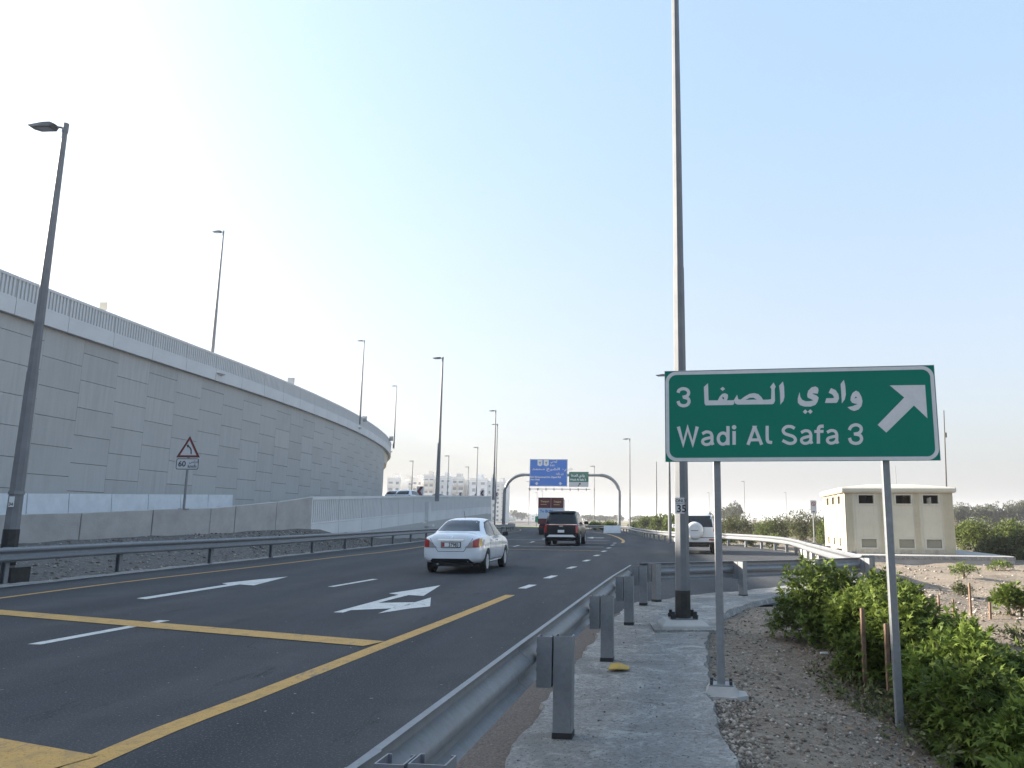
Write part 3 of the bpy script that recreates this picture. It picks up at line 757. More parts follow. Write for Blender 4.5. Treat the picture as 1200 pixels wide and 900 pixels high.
# flyover deck and girder beyond the abutment
mb = MB()
pts = [p for p in WCs]; N = normals2(pts)
mb.extrude([(-0.1, 11.25), (-0.1, 11.75), (9, 11.75), (9, 11.25)], [(p.x, p.y, 0, n[0], n[1]) for p, n in zip(pts, N)])
tag(mb.build('flyover_deck', M_PARA), kind='structure')
g_ = [p for p in WCs if p.y > WALL_END + 0.6]; N = normals2(g_)
mb = MB().extrude([(0.35, 9.6), (0.15, 11.2), (8.6, 11.2), (8.2, 9.6)], [(p.x, p.y, 0, n[0], n[1]) for p, n in zip(g_, N)])
tag(mb.build('bridge_girder', M_BEIGE2), 'beige bridge girder under the flyover past the end of the tall wall', 'girder')
# white barrier at the wall's foot
wb = empty('white_barrier', (-26, 38, DK(38)), 0, 'low white concrete barrier in front of the tall wall foot', 'barrier')
js = [D(u, 581, Y) for u, Y in [(-30, 34.0), (32, 36.3), (81, 39.2), (131, 42.3), (174, 45.5), (212, 48.8), (244, 52.2), (273, 55.5)]]
js[0] = Vector((-27.0, 33.2, 0))
for a, b in zip(js, js[1:]):
    d = Vector((b.x - a.x, b.y - a.y)).normalized(); n = Vector((d.y, -d.x))
    za, zb = 1.5 + 25 * a.y / 905, 1.5 + 25 * b.y / 905
    def q(p, t, z, s): return (p.x + n.x * t + d.x * s + 26, p.y + n.y * t + d.y * s - 38, z - DK(38))
    s = 0.03
    MB().hexa([q(a, 0.12, 0.6, s), q(b, 0.12, 0.6, -s), q(b, -0.3, 0.6, -s), q(a, -0.3, 0.6, s)],
              [q(a, 0, za, s), q(b, 0, zb, -s), q(b, -0.16, zb, -s), q(a, -0.16, za, s)]).build('barrier_segment', M_BARW, wb)

# ------------------------------------------------------------------ lamp posts
def head_mesh(L=0.78, wd=0.34):
    mb = MB()
    prof = [(0.0, 0.05), (0.10, 0.085), (0.30, 0.075), (L, 0.0), (L - 0.05, -0.03), (0.55, -0.075), (0.12, -0.06)]
    for s_, yy in ((1, wd / 2), ):
        pass
    n = len(prof); vs = [(-x, -wd / 2 * (0.6 if x < 0.05 else 1 if x < 0.6 else 0.72), z) for x, z in prof] + [(-x, wd / 2 * (0.6 if x < 0.05 else 1 if x < 0.6 else 0.72), z) for x, z in prof]
    mb.add(vs, [tuple(range(n)), tuple(range(2 * n - 1, n - 1, -1))] + [(i, (i + 1) % n, n + (i + 1) % n, n + i) for i in range(n)])
    return mb.mesh('lamp_head', M_HEAD)
HEAD = head_mesh()
LENS = MB().box(-0.52, -0.16, -0.12, 0.12, -0.082, -0.066).mesh('lens', M_LENS)
def lamp_post(x, y, z, h, label, r0=0.10, r1=0.045, arm=0.12, m=None, head=True, n=8, group='tall road lighting poles', arm_ang=0, band=None, lens=True):
    m = m or M_POLED
    root = empty('street_lamp', (x, y, z), arm_ang, label, 'street lamp', group)
    MB().tube((0, 0, 0), (0, 0, h * 0.42), r0, r0 + (r1 - r0) * 0.40, n, rot=math.pi / n).build('pole', m, root)
    MB().tube((0, 0, h * 0.42), (0, 0, h), (r0 + (r1 - r0) * 0.40) * 0.93, r1, n, rot=math.pi / n).build('upper_pole', m, root)
    if head:
        MB().tube((0, 0, h - 0.08), (-arm - 0.03, 0, h - 0.05), 0.028, n=6).tube((0, 0, h - 0.2), (0, 0, h + 0.04), r1 * 1.25, n=8).build('arm', m, root)
        hd = link('lamp_head', HEAD, root, (-arm, 0, h - 0.05)); hd.scale = (0.88, 0.9, 0.8)
        if lens: link('lens', LENS, hd)
    if band:
        MB().tube((0, 0, band[0]), (0, 0, band[1]), r0 * 1.03, r0 * 1.02, n, rot=math.pi / n).build('painted_band', M_BLACK, root)
    return root
def text_mesh(body, size, m, offset=0.0, name='lettering', ext=0.0, align='LEFT'):
    c = bpy.data.curves.new('txt', 'FONT'); c.body = body; c.size = size; c.offset = offset; c.extrude = ext; c.align_x = align; c.resolution_u = 3
    o = bpy.data.objects.new('txt', c); COL.objects.link(o)
    dg = bpy.context.evaluated_depsgraph_get()
    me = bpy.data.meshes.new_from_object(o.evaluated_get(dg)); bpy.data.objects.remove(o)
    me.materials.clear(); me.materials.append(m); me.name = name
    return me
def text_on(parent, body, size, m, loc, rot=None, offset=0.0, align='LEFT', sx=1.0, name='lettering'):
    o = link(name, text_mesh(body, size, m, offset, name, 0.0, align), parent, loc)
    o.rotation_euler = rot or (R(90), 0, 0); o.scale = (sx, 1, 1); return o

# tall pole beside the sign
c = D(800, 700, 10.5); PX = c.x
tp = lamp_post(PX, 10.5, 0.22, 11.4, 'tall lamp pole with a black base on a concrete footing beside the walkway', 0.101, 0.044, m=M_POLE, band=(0.0, 0.36))
tp.rotation_euler = (0, 0, R(3))
MB().box(-0.17, 0.17, -0.15, 0.15, -0.002, 0.012).build('base_plate', M_GALV, tp)
for a, b in ((-1, -1), (1, -1), (-1, 1), (1, 1)):
    MB().tube((a * 0.145, b * 0.12, 0), (a * 0.145, b * 0.12, 0.10), 0.022, n=6).tube((a * 0.145, b * 0.12, 0.012), (a * 0.145, b * 0.12, 0.06), 0.036, n=6).build('anchor_bolt', M_BLACK, tp)
ft = empty('pole_footing', (PX, 10.5, 0.10), R(3), 'sloped concrete footing block under the tall lamp pole', 'footing')
MB().hexa([(-0.32, -0.30, -0.12), (0.32, -0.30, -0.12), (0.32, 0.30, -0.12), (-0.32, 0.30, -0.12)], [(-0.31, -0.28, 0.055), (0.31, -0.28, 0.055), (0.31, 0.3, 0.055), (-0.31, 0.3, 0.055)]).hexa(
    [(-0.31, -0.27, 0.056), (0.31, -0.27, 0.056), (0.31, 0.28, 0.056), (-0.31, 0.28, 0.056)], [(-0.24, -0.17, 0.118), (0.24, -0.17, 0.118), (0.24, 0.2, 0.118), (-0.24, 0.2, 0.118)]).build('block', M_BARR, ft, bevel=0.006)
MB().poly([(-0.42, -0.36), (0.46, -0.40), (0.50, 0.30), (-0.40, 0.34)], -0.1, 0.028).build('pad', M_PATH, ft)
# number plate wrapped on the pole: two facets
pl = empty('pole_number_plate', (0, 0, 1.46), R(0)); pl.parent = tp
MB().box(-0.104, 0.022, -0.106, -0.101, -0.105, 0.105).build('plate_sheet', M_SWHITE, pl)
pl2 = text_on(pl, 'ONLY', 0.055, M_INK, (-0.098, -0.1075, 0.045), offset=0.001)
text_on(pl, '35', 0.135, M_INK, (-0.085, -0.1075, -0.085), offset=0.003)
MB().box(-0.095, 0.012, -0.1075, -0.1062, 0.026, 0.031).build('rule', M_INK, pl)

# left foreground pole
LPX = D(11, 640, 18.3).x
lp = lamp_post(LPX, 18.3, 0.26, 11.06, 'tall grey street lamp with a black base at the left edge of the photo', 0.165, 0.058, arm=0.22, band=(0.10, 0.92))
pl = empty('pole_number_plate', (0.0, 0, 1.55)); pl.parent = lp
MB().box(-0.02, 0.10, -0.176, -0.170, -0.12, 0.12).build('plate_sheet', M_PLW, pl)
text_on(pl, '34', 0.10, M_INK, (-0.015, -0.178, -0.09), offset=0.003)
MB().tube((0, 0, 1.72), (0, 0, 1.80), 0.168, n=8, rot=math.pi / 8).build('clamp_band', M_GALV, lp)
MB().box(-0.45, 0.35, -0.3, 0.3, -0.5, 0.06).build('footing', M_BLACK, lp)

def pole_at(u, vtop, Y, z0, label, r0=0.09, r1=0.045, **kw):
    t = D(u, vtop, Y)
    return lamp_post(t.x, Y, z0, t.z - z0, label, r0, r1, **kw)
pole_at(262, 271, 54.7, 12.0, 'first grey street lamp standing on the flyover parapet, left of the warning sign', 0.14, 0.05)
pole_at(427, 399, 88, 12.0, 'second street lamp on the flyover parapet, near the end of the tall wall', 0.14, 0.05)
pole_at(465, 452, 119, 12.0, 'third street lamp on the flyover parapet, where the wall curves out of sight', 0.14, 0.05)
for (Y, lab) in ((54.7, 0), (88, 1), (119, 2)):
    p = min(WCs, key=lambda q: abs(q.y - Y))
    br = MB().hexa([(-0.1, -0.3, 0.42), (0.34, -0.2, 0.42), (0.34, 0.2, 0.42), (-0.1, 0.3, 0.42)], [(-0.1, -0.6, 0.56), (0.52, -0.35, 0.56), (0.52, 0.35, 0.56), (-0.1, 0.6, 0.56)])
    br.build('lamp_bracket', M_PARA, fo, (p.x + 28, p.y - 10, 0))
pole_at(519, 419, 60, PT(60) - 0.45, 'street lamp rising from the ramp parapet above the white sedan', 0.17, 0.06)
pole_at(581, 481, 93, PT(93) - 0.45, 'street lamp at the far end of the ramp parapet beside the gantry', 0.16, 0.06)
MB().box(-0.12, 0.55, -0.4, 0.4, PT(60) - 2.35, PT(60) - 2.2).box(-0.05, 0.22, -0.45, 0.45, PT(60) - 1.9, PT(60) - 0.5).build('lamp_bracket', M_PARA, ramp_para, (WX(60) + 13.8, 60 - 38, 0))
pole_at(783, 439, 50, 0, 'street lamp half hidden behind the left edge of the green sign', 0.12, 0.05)
pole_at(738, 514, 88, 0, 'street lamp right of the gantry beside the white concrete blocks', 0.12, 0.05)
pole_at(696.5, 546, 137, 0, 'thin far street lamp just right of the small green gantry panel', 0.12, 0.06, lens=False)
far_l = [(484, 540, 150, 'pale far street lamp above the apartment blocks, leftmost beyond the ramp'), (526, 534, 140, 'far street lamp beyond the ramp just right of the lamp above the sedan'),
         (560, 524, 130, 'far street lamp in front of the pale blue apartment block'), (549, 547, 170, 'faint far street lamp between two others beyond the ramp'),
         (583, 497, 105, 'street lamp close behind the one at the far end of the ramp'),
         (620.5, 564, 190, 'far street lamp under the left edge of the blue gantry sign'), (629.5, 577, 270, 'small far street lamp left of the maroon truck'), (636, 575, 300, 'faint small street lamp behind the maroon truck'),
         (666.5, 586, 330, 'tiny far street lamp right of the maroon truck'), (722.5, 592, 380, 'tiny far street lamp inside the right leg of the gantry'),
         (831, 577, 268, 'far street lamp seen between the tall pole and the left sign post'), (872, 564, 193, 'far street lamp right of the left sign post above the scrub'), (921, 577, 268, 'far street lamp above the scrub left of the no stopping sign')]
for u, v, Y, lab in far_l: pole_at(u, v, Y, 0, lab, 0.11, 0.07, lens=False, n=6)
for u, v, Y, lab in ((769, 541, 90, 'thin pale mast without lamp between two street lamps behind the bushes'), (1049, 546, 160, 'thin far lattice mast rising behind the utility building roof')):
    t = D(u, v, Y); o = MB().tube((0, 0, 0), (0, 0, t.z), 0.10, 0.06, 6).build('thin_mast', M_POLED, None, (t.x, Y, 0)); tag(o, lab, 'mast')
a = D(1112, 655, 31); b = D(1106, 481, 31)
tag(MB().tube((0, 0, 0), (b.x - a.x, 0, b.z), 0.045, 0.02, 6).tube((b.x - a.x, 0, b.z - 1.1), (b.x - a.x, 0, b.z - 0.9), 0.05, n=6).build('antenna_mast', M_PLAST, None, (a.x, 31, 0)), 'thin leaning black antenna mast behind the right corner of the utility building', 'antenna')

# ------------------------------------------------------------------ big green direction sign
SL = D(779.7, 488, 6.80); SRt = D(1094.8, 488, 6.45)
SA = Vector((SL.x, SL.y, 0)); SB = Vector((SRt.x, SRt.y, 0))
sx = (SB - SA); SW = sx.length; sx.normalize(); sn = Vector((sx.y, -sx.x, 0))       # normal towards the camera
def on_sign(u, v, off=0.0):
    """photo pixel -> (x, z) in the sign's own plane"""
    d = ray(u, v); o = Vector((0, 0, EYE)); t = ((SA - o).dot(sn)) / d.dot(sn); p = o + d * t
    return ((p - SA).dot(sx), p.z)
sz0 = (on_sign(781, 541.8)[1] + on_sign(1101.5, 539)[1]) / 2; sz1 = (on_sign(779.5, 435.5)[1] + on_sign(1094.5, 428)[1]) / 2
SW = (on_sign(1098, 484)[0])
sign = empty('direction_sign', (SA.x, SA.y, 0), math.atan2(sx.y, sx.x), 'large green direction sign reading Wadi Al Safa 3 on two steel posts', 'road sign')
# local frame: x along the face, -y towards camera
TILT = 0.0
MB().box(0, SW, 0, 0.012, sz0, sz1).build('face_panel', M_GREEN, sign)
MB().box(0.0, SW, 0.013, 0.035, sz0 + 0.10, sz0 + 0.14).box(0.0, SW, 0.013, 0.035, sz1 - 0.14, sz1 - 0.10).build('back_rail', M_ALU, sign)
MB().box(-0.004, 0.0, -0.002, 0.02, sz0, sz1).box(SW, SW + 0.004, -0.002, 0.02, sz0, sz1).box(-0.004, SW + 0.004, -0.002, 0.02, sz1, sz1 + 0.004).build('edge_strip', M_ALU, sign)
def rrect(x0, x1, z0, z1, r, n=8):
    out = []
    for cx, cz, a0 in ((x1 - r, z1 - r, 0), (x0 + r, z1 - r, 90), (x0 + r, z0 + r, 180), (x1 - r, z0 + r, 270)):
        for i in range(n + 1):
            a = R(a0 + 90 * i / n); out.append((cx + r * math.cos(a), cz + r * math.sin(a)))
    return out
def flat(name, polys, m, parent, y, y_step=0.0):
    mb = MB()
    for i, pg in enumerate(polys):
        rings = pg if isinstance(pg[0][0], (tuple, list)) else [pg]
        pts = [p for r_ in rings for p in r_]
        tris = tessellate_polygon([[Vector((x, z, 0)) for x, z in r_] for r_ in rings])
        mb.add([(x, y - i * y_step, z) for x, z in pts], [tuple(t) for t in tris])
    return mb.build(name, m, parent)
bi, bw = 0.004, 0.030
flat('border', [[rrect(bi, SW - bi, sz0 + bi, sz1 - bi, 0.095), rrect(bi + bw, SW - bi - bw, sz0 + bi + bw, sz1 - bi - bw, 0.068)]], M_SWHITE, sign, -0.0015)
def stroke(pts, wd, smooth=True, closed=False, n=5):
    P = [Vector((x, y, 0)) for x, y in pts]
    if smooth and not closed: P = smooth_path(P, n)
    if closed: P = P + [P[0], P[1]]
    L_, R_ = [], []
    for i in range(len(P)):
        a = P[max(i - 1, 0)]; b = P[min(i + 1, len(P) - 1)]; d1 = (P[i] - a).normalized() if i else (b - P[i]).normalized(); d2 = (b - P[i]).normalized() if i < len(P) - 1 else d1
        if closed and i == 0: d1 = (P[0] - P[-3]).normalized()
        d = (d1 + d2).normalized(); k_ = 1 / max(0.45, d.dot(d1)); nn = Vector((-d.y, d.x, 0)) * wd / 2 * k_
        L_.append(P[i] + nn); R_.append(P[i] - nn)
    if closed: L_ = L_[:-1]; R_ = R_[:-1]
    quads = []
    for i in range(len(L_) - 1): quads.append([(L_[i].x, L_[i].y), (L_[i + 1].x, L_[i + 1].y), (R_[i + 1].x, R_[i + 1].y), (R_[i].x, R_[i].y)])
    return quads
def px_poly(o, pts, s=0.1): return [on_sign(o[0] + x * s, o[1] + y * s) for x, y in pts]
LETTER_Y = [-0.0016]
def letter(name, quad_sets):
    """quad_sets: list of lists of px quads/polygons; each set its own 0.1 mm layer"""
    mb = MB()
    for qs in quad_sets:
        LETTER_Y[0] -= 0.00004; y = LETTER_Y[0]
        for pg in qs:
            pts = [on_sign(u, v) for u, v in pg]
            if len(pts) == 4: mb.add([(x, y, z) for x, z in pts], [(0, 1, 2, 3)])
            else:
                mb.add([(x, y, z) for x, z in pts], [tuple(t) for t in tessellate_polygon([[Vector((x, z, 0)) for x, z in pts]])])
    return mb.build(name, M_SWHITE, sign)
def Z(o, pts, s=0.1): return [(o[0] + x * s, o[1] + y * s) for x, y in pts]
O1, O2, O3, O4 = (780, 435), (900, 435), (780, 485), (900, 485)
lw = 3.7
def circ(cx, cy, rx, ry, n=20): return [(cx + rx * math.cos(2 * math.pi * i / n), cy + ry * math.sin(2 * math.pi * i / n)) for i in range(n)]
letter('number', [stroke(Z(O1, [(146, 252), (160, 222), (205, 205), (252, 218), (270, 252), (252, 290), (200, 306)]), lw), stroke(Z(O1, [(215, 306), (262, 322), (275, 358), (252, 394), (206, 405), (162, 388), (146, 350)]), lw)])
def holed(o, outer, hole):
    pts = [on_sign(*p) for p in Z(o, outer)]; h = [on_sign(*p) for p in Z(o, hole)]
    LETTER_Y[0] -= 0.00004; mb = MB()
    tris = tessellate_polygon([[Vector((x, z, 0)) for x, z in pts], [Vector((x, z, 0)) for x, z in h]])
    mb.add([(x, LETTER_Y[0], z) for x, z in pts + h], [tuple(t) for t in tris]); return mb.build('arabic_letter', M_SWHITE, sign)
letter('arabic_letter', [[Z(O1, [(448, 185), (497, 140), (504, 343), (620, 342), (620, 398), (470, 401), (457, 380)])]])
holed(O1, [(612, 398), (612, 342), (635, 295), (665, 265), (700, 258), (730, 275), (730, 310), (718, 342), (802, 340), (802, 385), (785, 396)], [(664, 298), (682, 306), (690, 332), (668, 325)])
letter('dot', [[Z(O1, [(668, 182), (698, 207), (668, 232), (640, 207)])]])
holed(O1, [(840, 392), (812, 375), (800, 340), (838, 276), (852, 330), (880, 333), (930, 295), (985, 265), (1040, 257), (1085, 268), (1120, 300), (1142, 335), (1202, 333), (1202, 388)], [(935, 336), (985, 312), (1030, 310), (1068, 332)])
letter('arabic_letter', [[Z(O2, [(0, 333), (36, 328), (40, 212), (25, 185), (65, 132), (90, 180), (78, 212), (82, 345), (68, 378), (50, 388), (0, 388)])]])
letter('arabic_letter', [[Z(O2, [(130, 170), (175, 120), (188, 180), (193, 300), (180, 350), (145, 392), (140, 250)])]])
letter('arabic_letter', [[Z(O2, [(370, 245), (378, 300), (400, 335), (440, 352), (490, 352), (530, 342), (500, 325), (465, 310), (458, 280), (470, 230), (510, 190), (555, 178), (585, 195), (592, 225), (582, 265), (560, 262), (520, 258), (530, 270), (570, 285), (594, 310), (580, 360), (555, 395), (500, 415), (430, 415), (380, 400), (350, 370), (348, 320)])]])
letter('dot', [[Z(O2, [(437, 448), (465, 475), (437, 503), (407, 475)])]]); letter('dot', [[Z(O2, [(495, 446), (523, 473), (495, 502), (467, 473)])]])
letter('arabic_letter', [[Z(O2, [(738, 198), (790, 220), (825, 270), (832, 320), (815, 360), (800, 372), (668, 372), (682, 318), (765, 315), (775, 305), (755, 275), (710, 252)])]])
letter('arabic_letter', [[Z(O2, [(850, 150), (888, 102), (905, 170), (912, 270), (900, 330), (865, 378), (858, 250)])]])
holed(O2, [(1030, 228), (1065, 245), (1095, 300), (1107, 350), (1095, 410), (1060, 450), (1010, 467), (965, 450), (930, 422), (990, 410), (1050, 385), (1020, 380), (985, 370), (965, 340), (970, 300), (990, 255)], [(1028, 295), (1045, 314), (1012, 320)])
letter('letter', [stroke(Z(O3, [(150, 150), (207, 356), (258, 165), (318, 356), (371, 150)]), 3.9, False)])
def small_a(o, dx, dy):
    f = lambda pts: Z(o, [(x + dx, y + dy) for x, y in pts])
    letter('letter', [stroke(f([(10, 42), (55, 20), (102, 28), (122, 62), (124, 100), (124, 140), (136, 172)]), 3.5), stroke(f([(120, 85), (70, 94), (22, 112), (16, 145), (50, 168), (98, 158), (122, 128)]), 3.4)])
small_a(O3, 420, 192)
letter('letter', [stroke(Z(O3, [(731, 143), (731, 366)]), 3.8, False), stroke(Z(O3, circ(672, 290, 56, 66)), 3.5, False, True)])
letter('letter', [stroke(Z(O3, [(803, 202), (803, 362)]), 4.0, False), [Z(O3, circ(803, 157, 26, 26, 16))]])
letter('letter', [stroke(Z(O3, [(965, 363), (1042, 150)]), 3.7, False), stroke(Z(O3, [(1042, 150), (1126, 362)]), 3.7, False), stroke(Z(O3, [(998, 306), (1092, 304)]), 3.4, False), [Z(O3, [(1015, 140), (1072, 140), (1060, 175), (1028, 175)])]])
letter('letter', [stroke([(899.0, 499), (899.0, 512), (900, 517.5), (904.8, 518.6)], 3.7)])
letter('letter', [stroke(Z(O4, [(312, 172), (272, 150), (215, 152), (178, 188), (195, 228), (245, 248), (298, 268), (322, 305), (300, 338), (245, 346), (170, 312)]), 3.6)])
small_a(O4, 378, 178)
letter('letter', [stroke(Z(O4, [(652, 146), (612, 148), (592, 172), (590, 220), (590, 350)]), 3.9), stroke(Z(O4, [(543, 207), (650, 206)]), 3.4, False)])
small_a(O4, 682, 176)
letter('number', [stroke(Z(O4, [(952, 190), (975, 148), (1030, 128), (1080, 148), (1092, 190), (1062, 226), (1005, 238)]), lw), stroke(Z(O4, [(1025, 238), (1078, 252), (1096, 296), (1070, 336), (1020, 346), (972, 326), (955, 282)]), lw)])
letter('arrow', [[[(770 + x / 3.5294, 420 + y / 3.5294) for x, y in [(962, 112), (1108, 110), (1118, 248), (1062, 195), (948, 307), (912, 275), (1022, 162)]]]])
# posts
def sign_post(u1, v1, zbase, name='post'):
    x, _ = on_sign(u1, v1)
    o = MB().box(x - 0.033, x + 0.033, 0.036, 0.096, zbase, sz1 - 0.05).build(name, M_GALV, sign, bevel=0.008)
    return x, o
xa, _o = sign_post(841, 600, 0.14); xb, _o = sign_post(1040, 560, -0.35)
MB().box(xa - 0.10, xa + 0.10, -0.02, 0.16, 0.135, 0.15).build('base_plate', M_GALV, sign)
for a, b in ((-1, 0.0), (1, 0.0), (-1, 0.13), (1, 0.13)): MB().tube((xa + a * 0.08, b, 0.14), (xa + a * 0.08, b, 0.18), 0.013, n=6).build('anchor_bolt', M_BLACK, sign)
p = sign.matrix_basis @ Vector((xa, 0.06, 0)) if False else Vector((SA.x, SA.y, 0)) + sx * xa - sn * 0.06
sf = empty('post_footing', (p.x, p.y, 0.03), math.atan2(sx.y, sx.x), 'small undercut concrete footing at the foot of the left sign post', 'footing')
mbf = MB().hexa([(-0.14, -0.12, 0.045), (0.14, -0.12, 0.045), (0.14, 0.12, 0.045), (-0.14, 0.12, 0.045)], [(-0.10, -0.09, 0.11), (0.10, -0.09, 0.11), (0.10, 0.09, 0.11), (-0.10, 0.09, 0.11)])
mbf.poly([(-0.23, -0.02), (-0.16, -0.13), (0.10, -0.16), (0.22, -0.06), (0.20, 0.12), (-0.12, 0.14)], 0.012, 0.044).build('block', M_BARR, sf)
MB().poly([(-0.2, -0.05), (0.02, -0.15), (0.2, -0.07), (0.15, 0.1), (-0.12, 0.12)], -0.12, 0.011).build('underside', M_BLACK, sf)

# ------------------------------------------------------------------ warning sign on the barrier
Yw = 30.3; wx = D(219.5, 560, Yw).x - 0.05
def wpt(u, v): d = D(u, v, Yw); return (d.x - wx, d.z)
zt = wpt(221, 511)[1]; zb_ = wpt(221, 536)[1]
ws_ = empty('warning_sign', (wx, Yw, 1.3), 0, 'triangular red bordered left curve warning sign above a 60 km/h plate', 'road sign')
MB().tube((0, 0.05, 0), (0, 0.05, zt - 1.45), 0.045, 0.045, 10).build('post', M_GALV, ws_)
MB().box(-0.14, 0.14, -0.09, 0.19, 0.46, 0.50).build('base_plate', M_GALV, ws_)
zt -= 1.3; zb_ -= 1.3; hw = 0.46
def tri(sc, zt=zt, zb=zb_):
    cz = zb + (zt - zb) / 3; return [(-hw * sc, cz + (zb - cz) * sc), (hw * sc, cz + (zb - cz) * sc), (0, cz + (zt - cz) * sc)]
MB().add([(x, 0.0, z) for x, z in tri(1.0)] + [(x, 0.012, z) for x, z in tri(1.0)], [(0, 1, 2), (5, 4, 3), (0, 3, 4, 1), (1, 4, 5, 2), (2, 5, 3, 0)]).build('warning_plate', M_REDI, ws_)
flat('dark_edge', [[tri(1.0), tri(0.86)]], M_INK, ws_, -0.002)
flat('white_field', [tri(0.70)], M_SWHITE, ws_, -0.003)
flat('thin_rim', [[tri(0.74), tri(0.70)]], M_INK, ws_, -0.004)
def W(x, y): return wpt(190 + x / 9, 500 + y / 9)
wq = [[(x, z - 1.3) for x, z in [W(*p) for p in pg]] for pg in [[(300, 290), (312, 290), (312, 240), (296, 212), (282, 205), (284, 190), (260, 192), (266, 225), (272, 214), (290, 225), (300, 250)]]]
flat('curve_arrow', wq, M_INK, ws_, -0.005)
pz1 = wpt(220, 537)[1] - 1.3; pz0 = wpt(220, 550.5)[1] - 1.3
MB().box(-0.45, 0.45, 0, 0.01, pz0, pz1).build('speed_plate', M_SWHITE, ws_)
flat('plate_edge', [[rrect(-0.44, 0.44, pz0 + 0.01, pz1 - 0.01, 0.07), rrect(-0.415, 0.415, pz0 + 0.035, pz1 - 0.035, 0.05)]], M_INK, ws_, -0.002)
text_on(ws_, '60', 0.30, M_INK, (-0.36, -0.003, pz0 + 0.13), offset=0.006)
text_on(ws_, 'km/h', 0.17, M_INK, (0.02, -0.003, pz0 + 0.08), offset=0.003)
text_on(ws_, '\uFEB1/\uFEE2\uFEDB', 0.15, M_INK, (0.06, -0.003, pz0 + 0.27), offset=0.002)

# ------------------------------------------------------------------ gantry
Yg = 110.0
def gp(u, v, Y=Yg): return D(u, v, Y)
gl = gp(590.5, 600); gr = gp(725.8, 600); gzl = gp(620, 555.5).z; gzr = gp(690, 557.8).z; gz = (gzl + gzr) / 2
gx0 = (gl.x + gr.x) / 2
gan = empty('sign_gantry', (gx0, Yg, 0), 0, 'grey tubular portal gantry with rounded corners spanning the road', 'gantry')
rr = 2.7; xl = gl.x - gx0; xr_ = gr.x - gx0
def corner(xc, sgn):
    return [(xc + sgn * rr * math.cos(a), 0, gz - rr + rr * math.sin(a)) for a in [R(10 * i) for i in range(10)]]
pl_ = [(xl, 0, 0), (xl, 0, gz - rr - 0.5)] + corner(xl + rr, -1)
pr_ = [(xr_, 0, 0), (xr_, 0, gz - rr - 0.5)] + corner(xr_ - rr, 1)
MB().path(pl_, 0.235, 12).build('left_leg', M_GALV, gan, smooth=True, angle=50)
MB().path(pr_, 0.235, 12).build('right_leg', M_GALV, gan, smooth=True, angle=50)
MB().tube((xl + rr - 0.1, 0, gz), (xr_ - rr + 0.1, 0, gz), 0.19, n=12).build('crossbeam', M_GALV, gan, smooth=True, angle=50)
MB().box(xl + rr + 0.7, xr_ - rr - 1.4, -0.75, -0.65, gp(640, 573).z - 0.08, gp(640, 573).z).build('lighting_rail', M_GALV, gan)
for i in range(9):
    xx = xl + rr + 0.9 + i * 1.13
    MB().box(xx, xx + 0.1, -1.1, -0.3, gp(640, 573).z - 0.25, gp(640, 573).z + 0.1).build('sign_light', M_POLED, gan)
b0 = gp(620.7, 570); b1 = gp(665.3, 538.6)
bs = empty('gantry_sign', ((b0.x + b1.x) / 2, Yg - 0.5, (b0.z + b1.z) / 2), 0, 'large blue overhead sign with two white route shields hung on the gantry', 'road sign')
bw_, bh_ = (b1.x - b0.x) / 2, (b1.z - b0.z) / 2
MB().box(-bw_, bw_, 0, 0.08, -bh_, bh_).build('blue_panel', M_BLUEP, bs)
flat('white_edge', [[rrect(-bw_ + 0.03, bw_ - 0.03, -bh_ + 0.03, bh_ - 0.03, 0.2), rrect(-bw_ + 0.09, bw_ - 0.09, -bh_ + 0.09, bh_ - 0.09, 0.16)]], M_SWHITE, bs, -0.004)
def bxz(x, y): # zoom coords of the 12x crop (600,530)
    d = gp(600 + x / 12, 530 + y / 12); return d.x - bs.location.x, d.z - bs.location.z
for x0, x1 in ((362, 432), (448, 520)):
    a = bxz(x0, 200); b = bxz(x1, 112)
    sh = flat('route_shield', [[(a[0], b[1]), (b[0], b[1]), (b[0], a[1] + 0.15), ((a[0] + b[0]) / 2, a[1]), (a[0], a[1] + 0.15)]], M_PLW, bs, -0.005)
    cx, cz = (a[0] + b[0]) / 2, (a[1] + b[1]) / 2
    flat('shield_mark', [[(cx - 0.18, cz + 0.12), (cx, cz + 0.2), (cx + 0.18, cz + 0.12), (cx + 0.05, cz + 0.02), (cx + 0.05, cz - 0.18), (cx - 0.05, cz - 0.18), (cx - 0.05, cz + 0.02)]], M_POLED, bs, -0.008)
def btxt(s, x, y, size, sxx=1.0, off=0.012):
    p = bxz(x, y); return text_on(bs, s, size, M_PLW, (p[0], -0.006, p[1]), offset=off, sx=sxx)
btxt('\uFEF2\uFE92\uFEC7\uFEEE\uFE91\uFE83', 545, 146, 0.34)
btxt('E 611', 540, 198, 0.30)
btxt('\uFEAA\uFEE4\uFEA4\uFEE3 \uFEA6\uFEF4\uFEB8\uFEDF\uFE8D \uFEC9\uFEAD\uFE8E\uFEB7', 285, 252, 0.46, 1.75)
btxt('\uFEAA\uFEF3\uFE8D\uFEAF \uFEE6\uFE91', 620, 315, 0.40, 1.0)
btxt('Shk Mohammed bin Zayed Rd', 262, 362, 0.36, 0.98)
btxt('Abu Dhabi', 265, 395, 0.30)
for x in (352, 682):
    p = bxz(x, 440); cx, cz = p
    flat('down_arrow', [[(cx - 0.3, cz + 0.02), (cx - 0.12, cz - 0.02), (cx - 0.12, cz + 0.18), (cx + 0.12, cz + 0.18), (cx + 0.12, cz - 0.02), (cx + 0.3, cz + 0.02), (cx, cz - 0.24)]], M_PLW, bs, -0.006)
g0 = gp(666.8, 570.6); g1 = gp(689.8, 553.2)
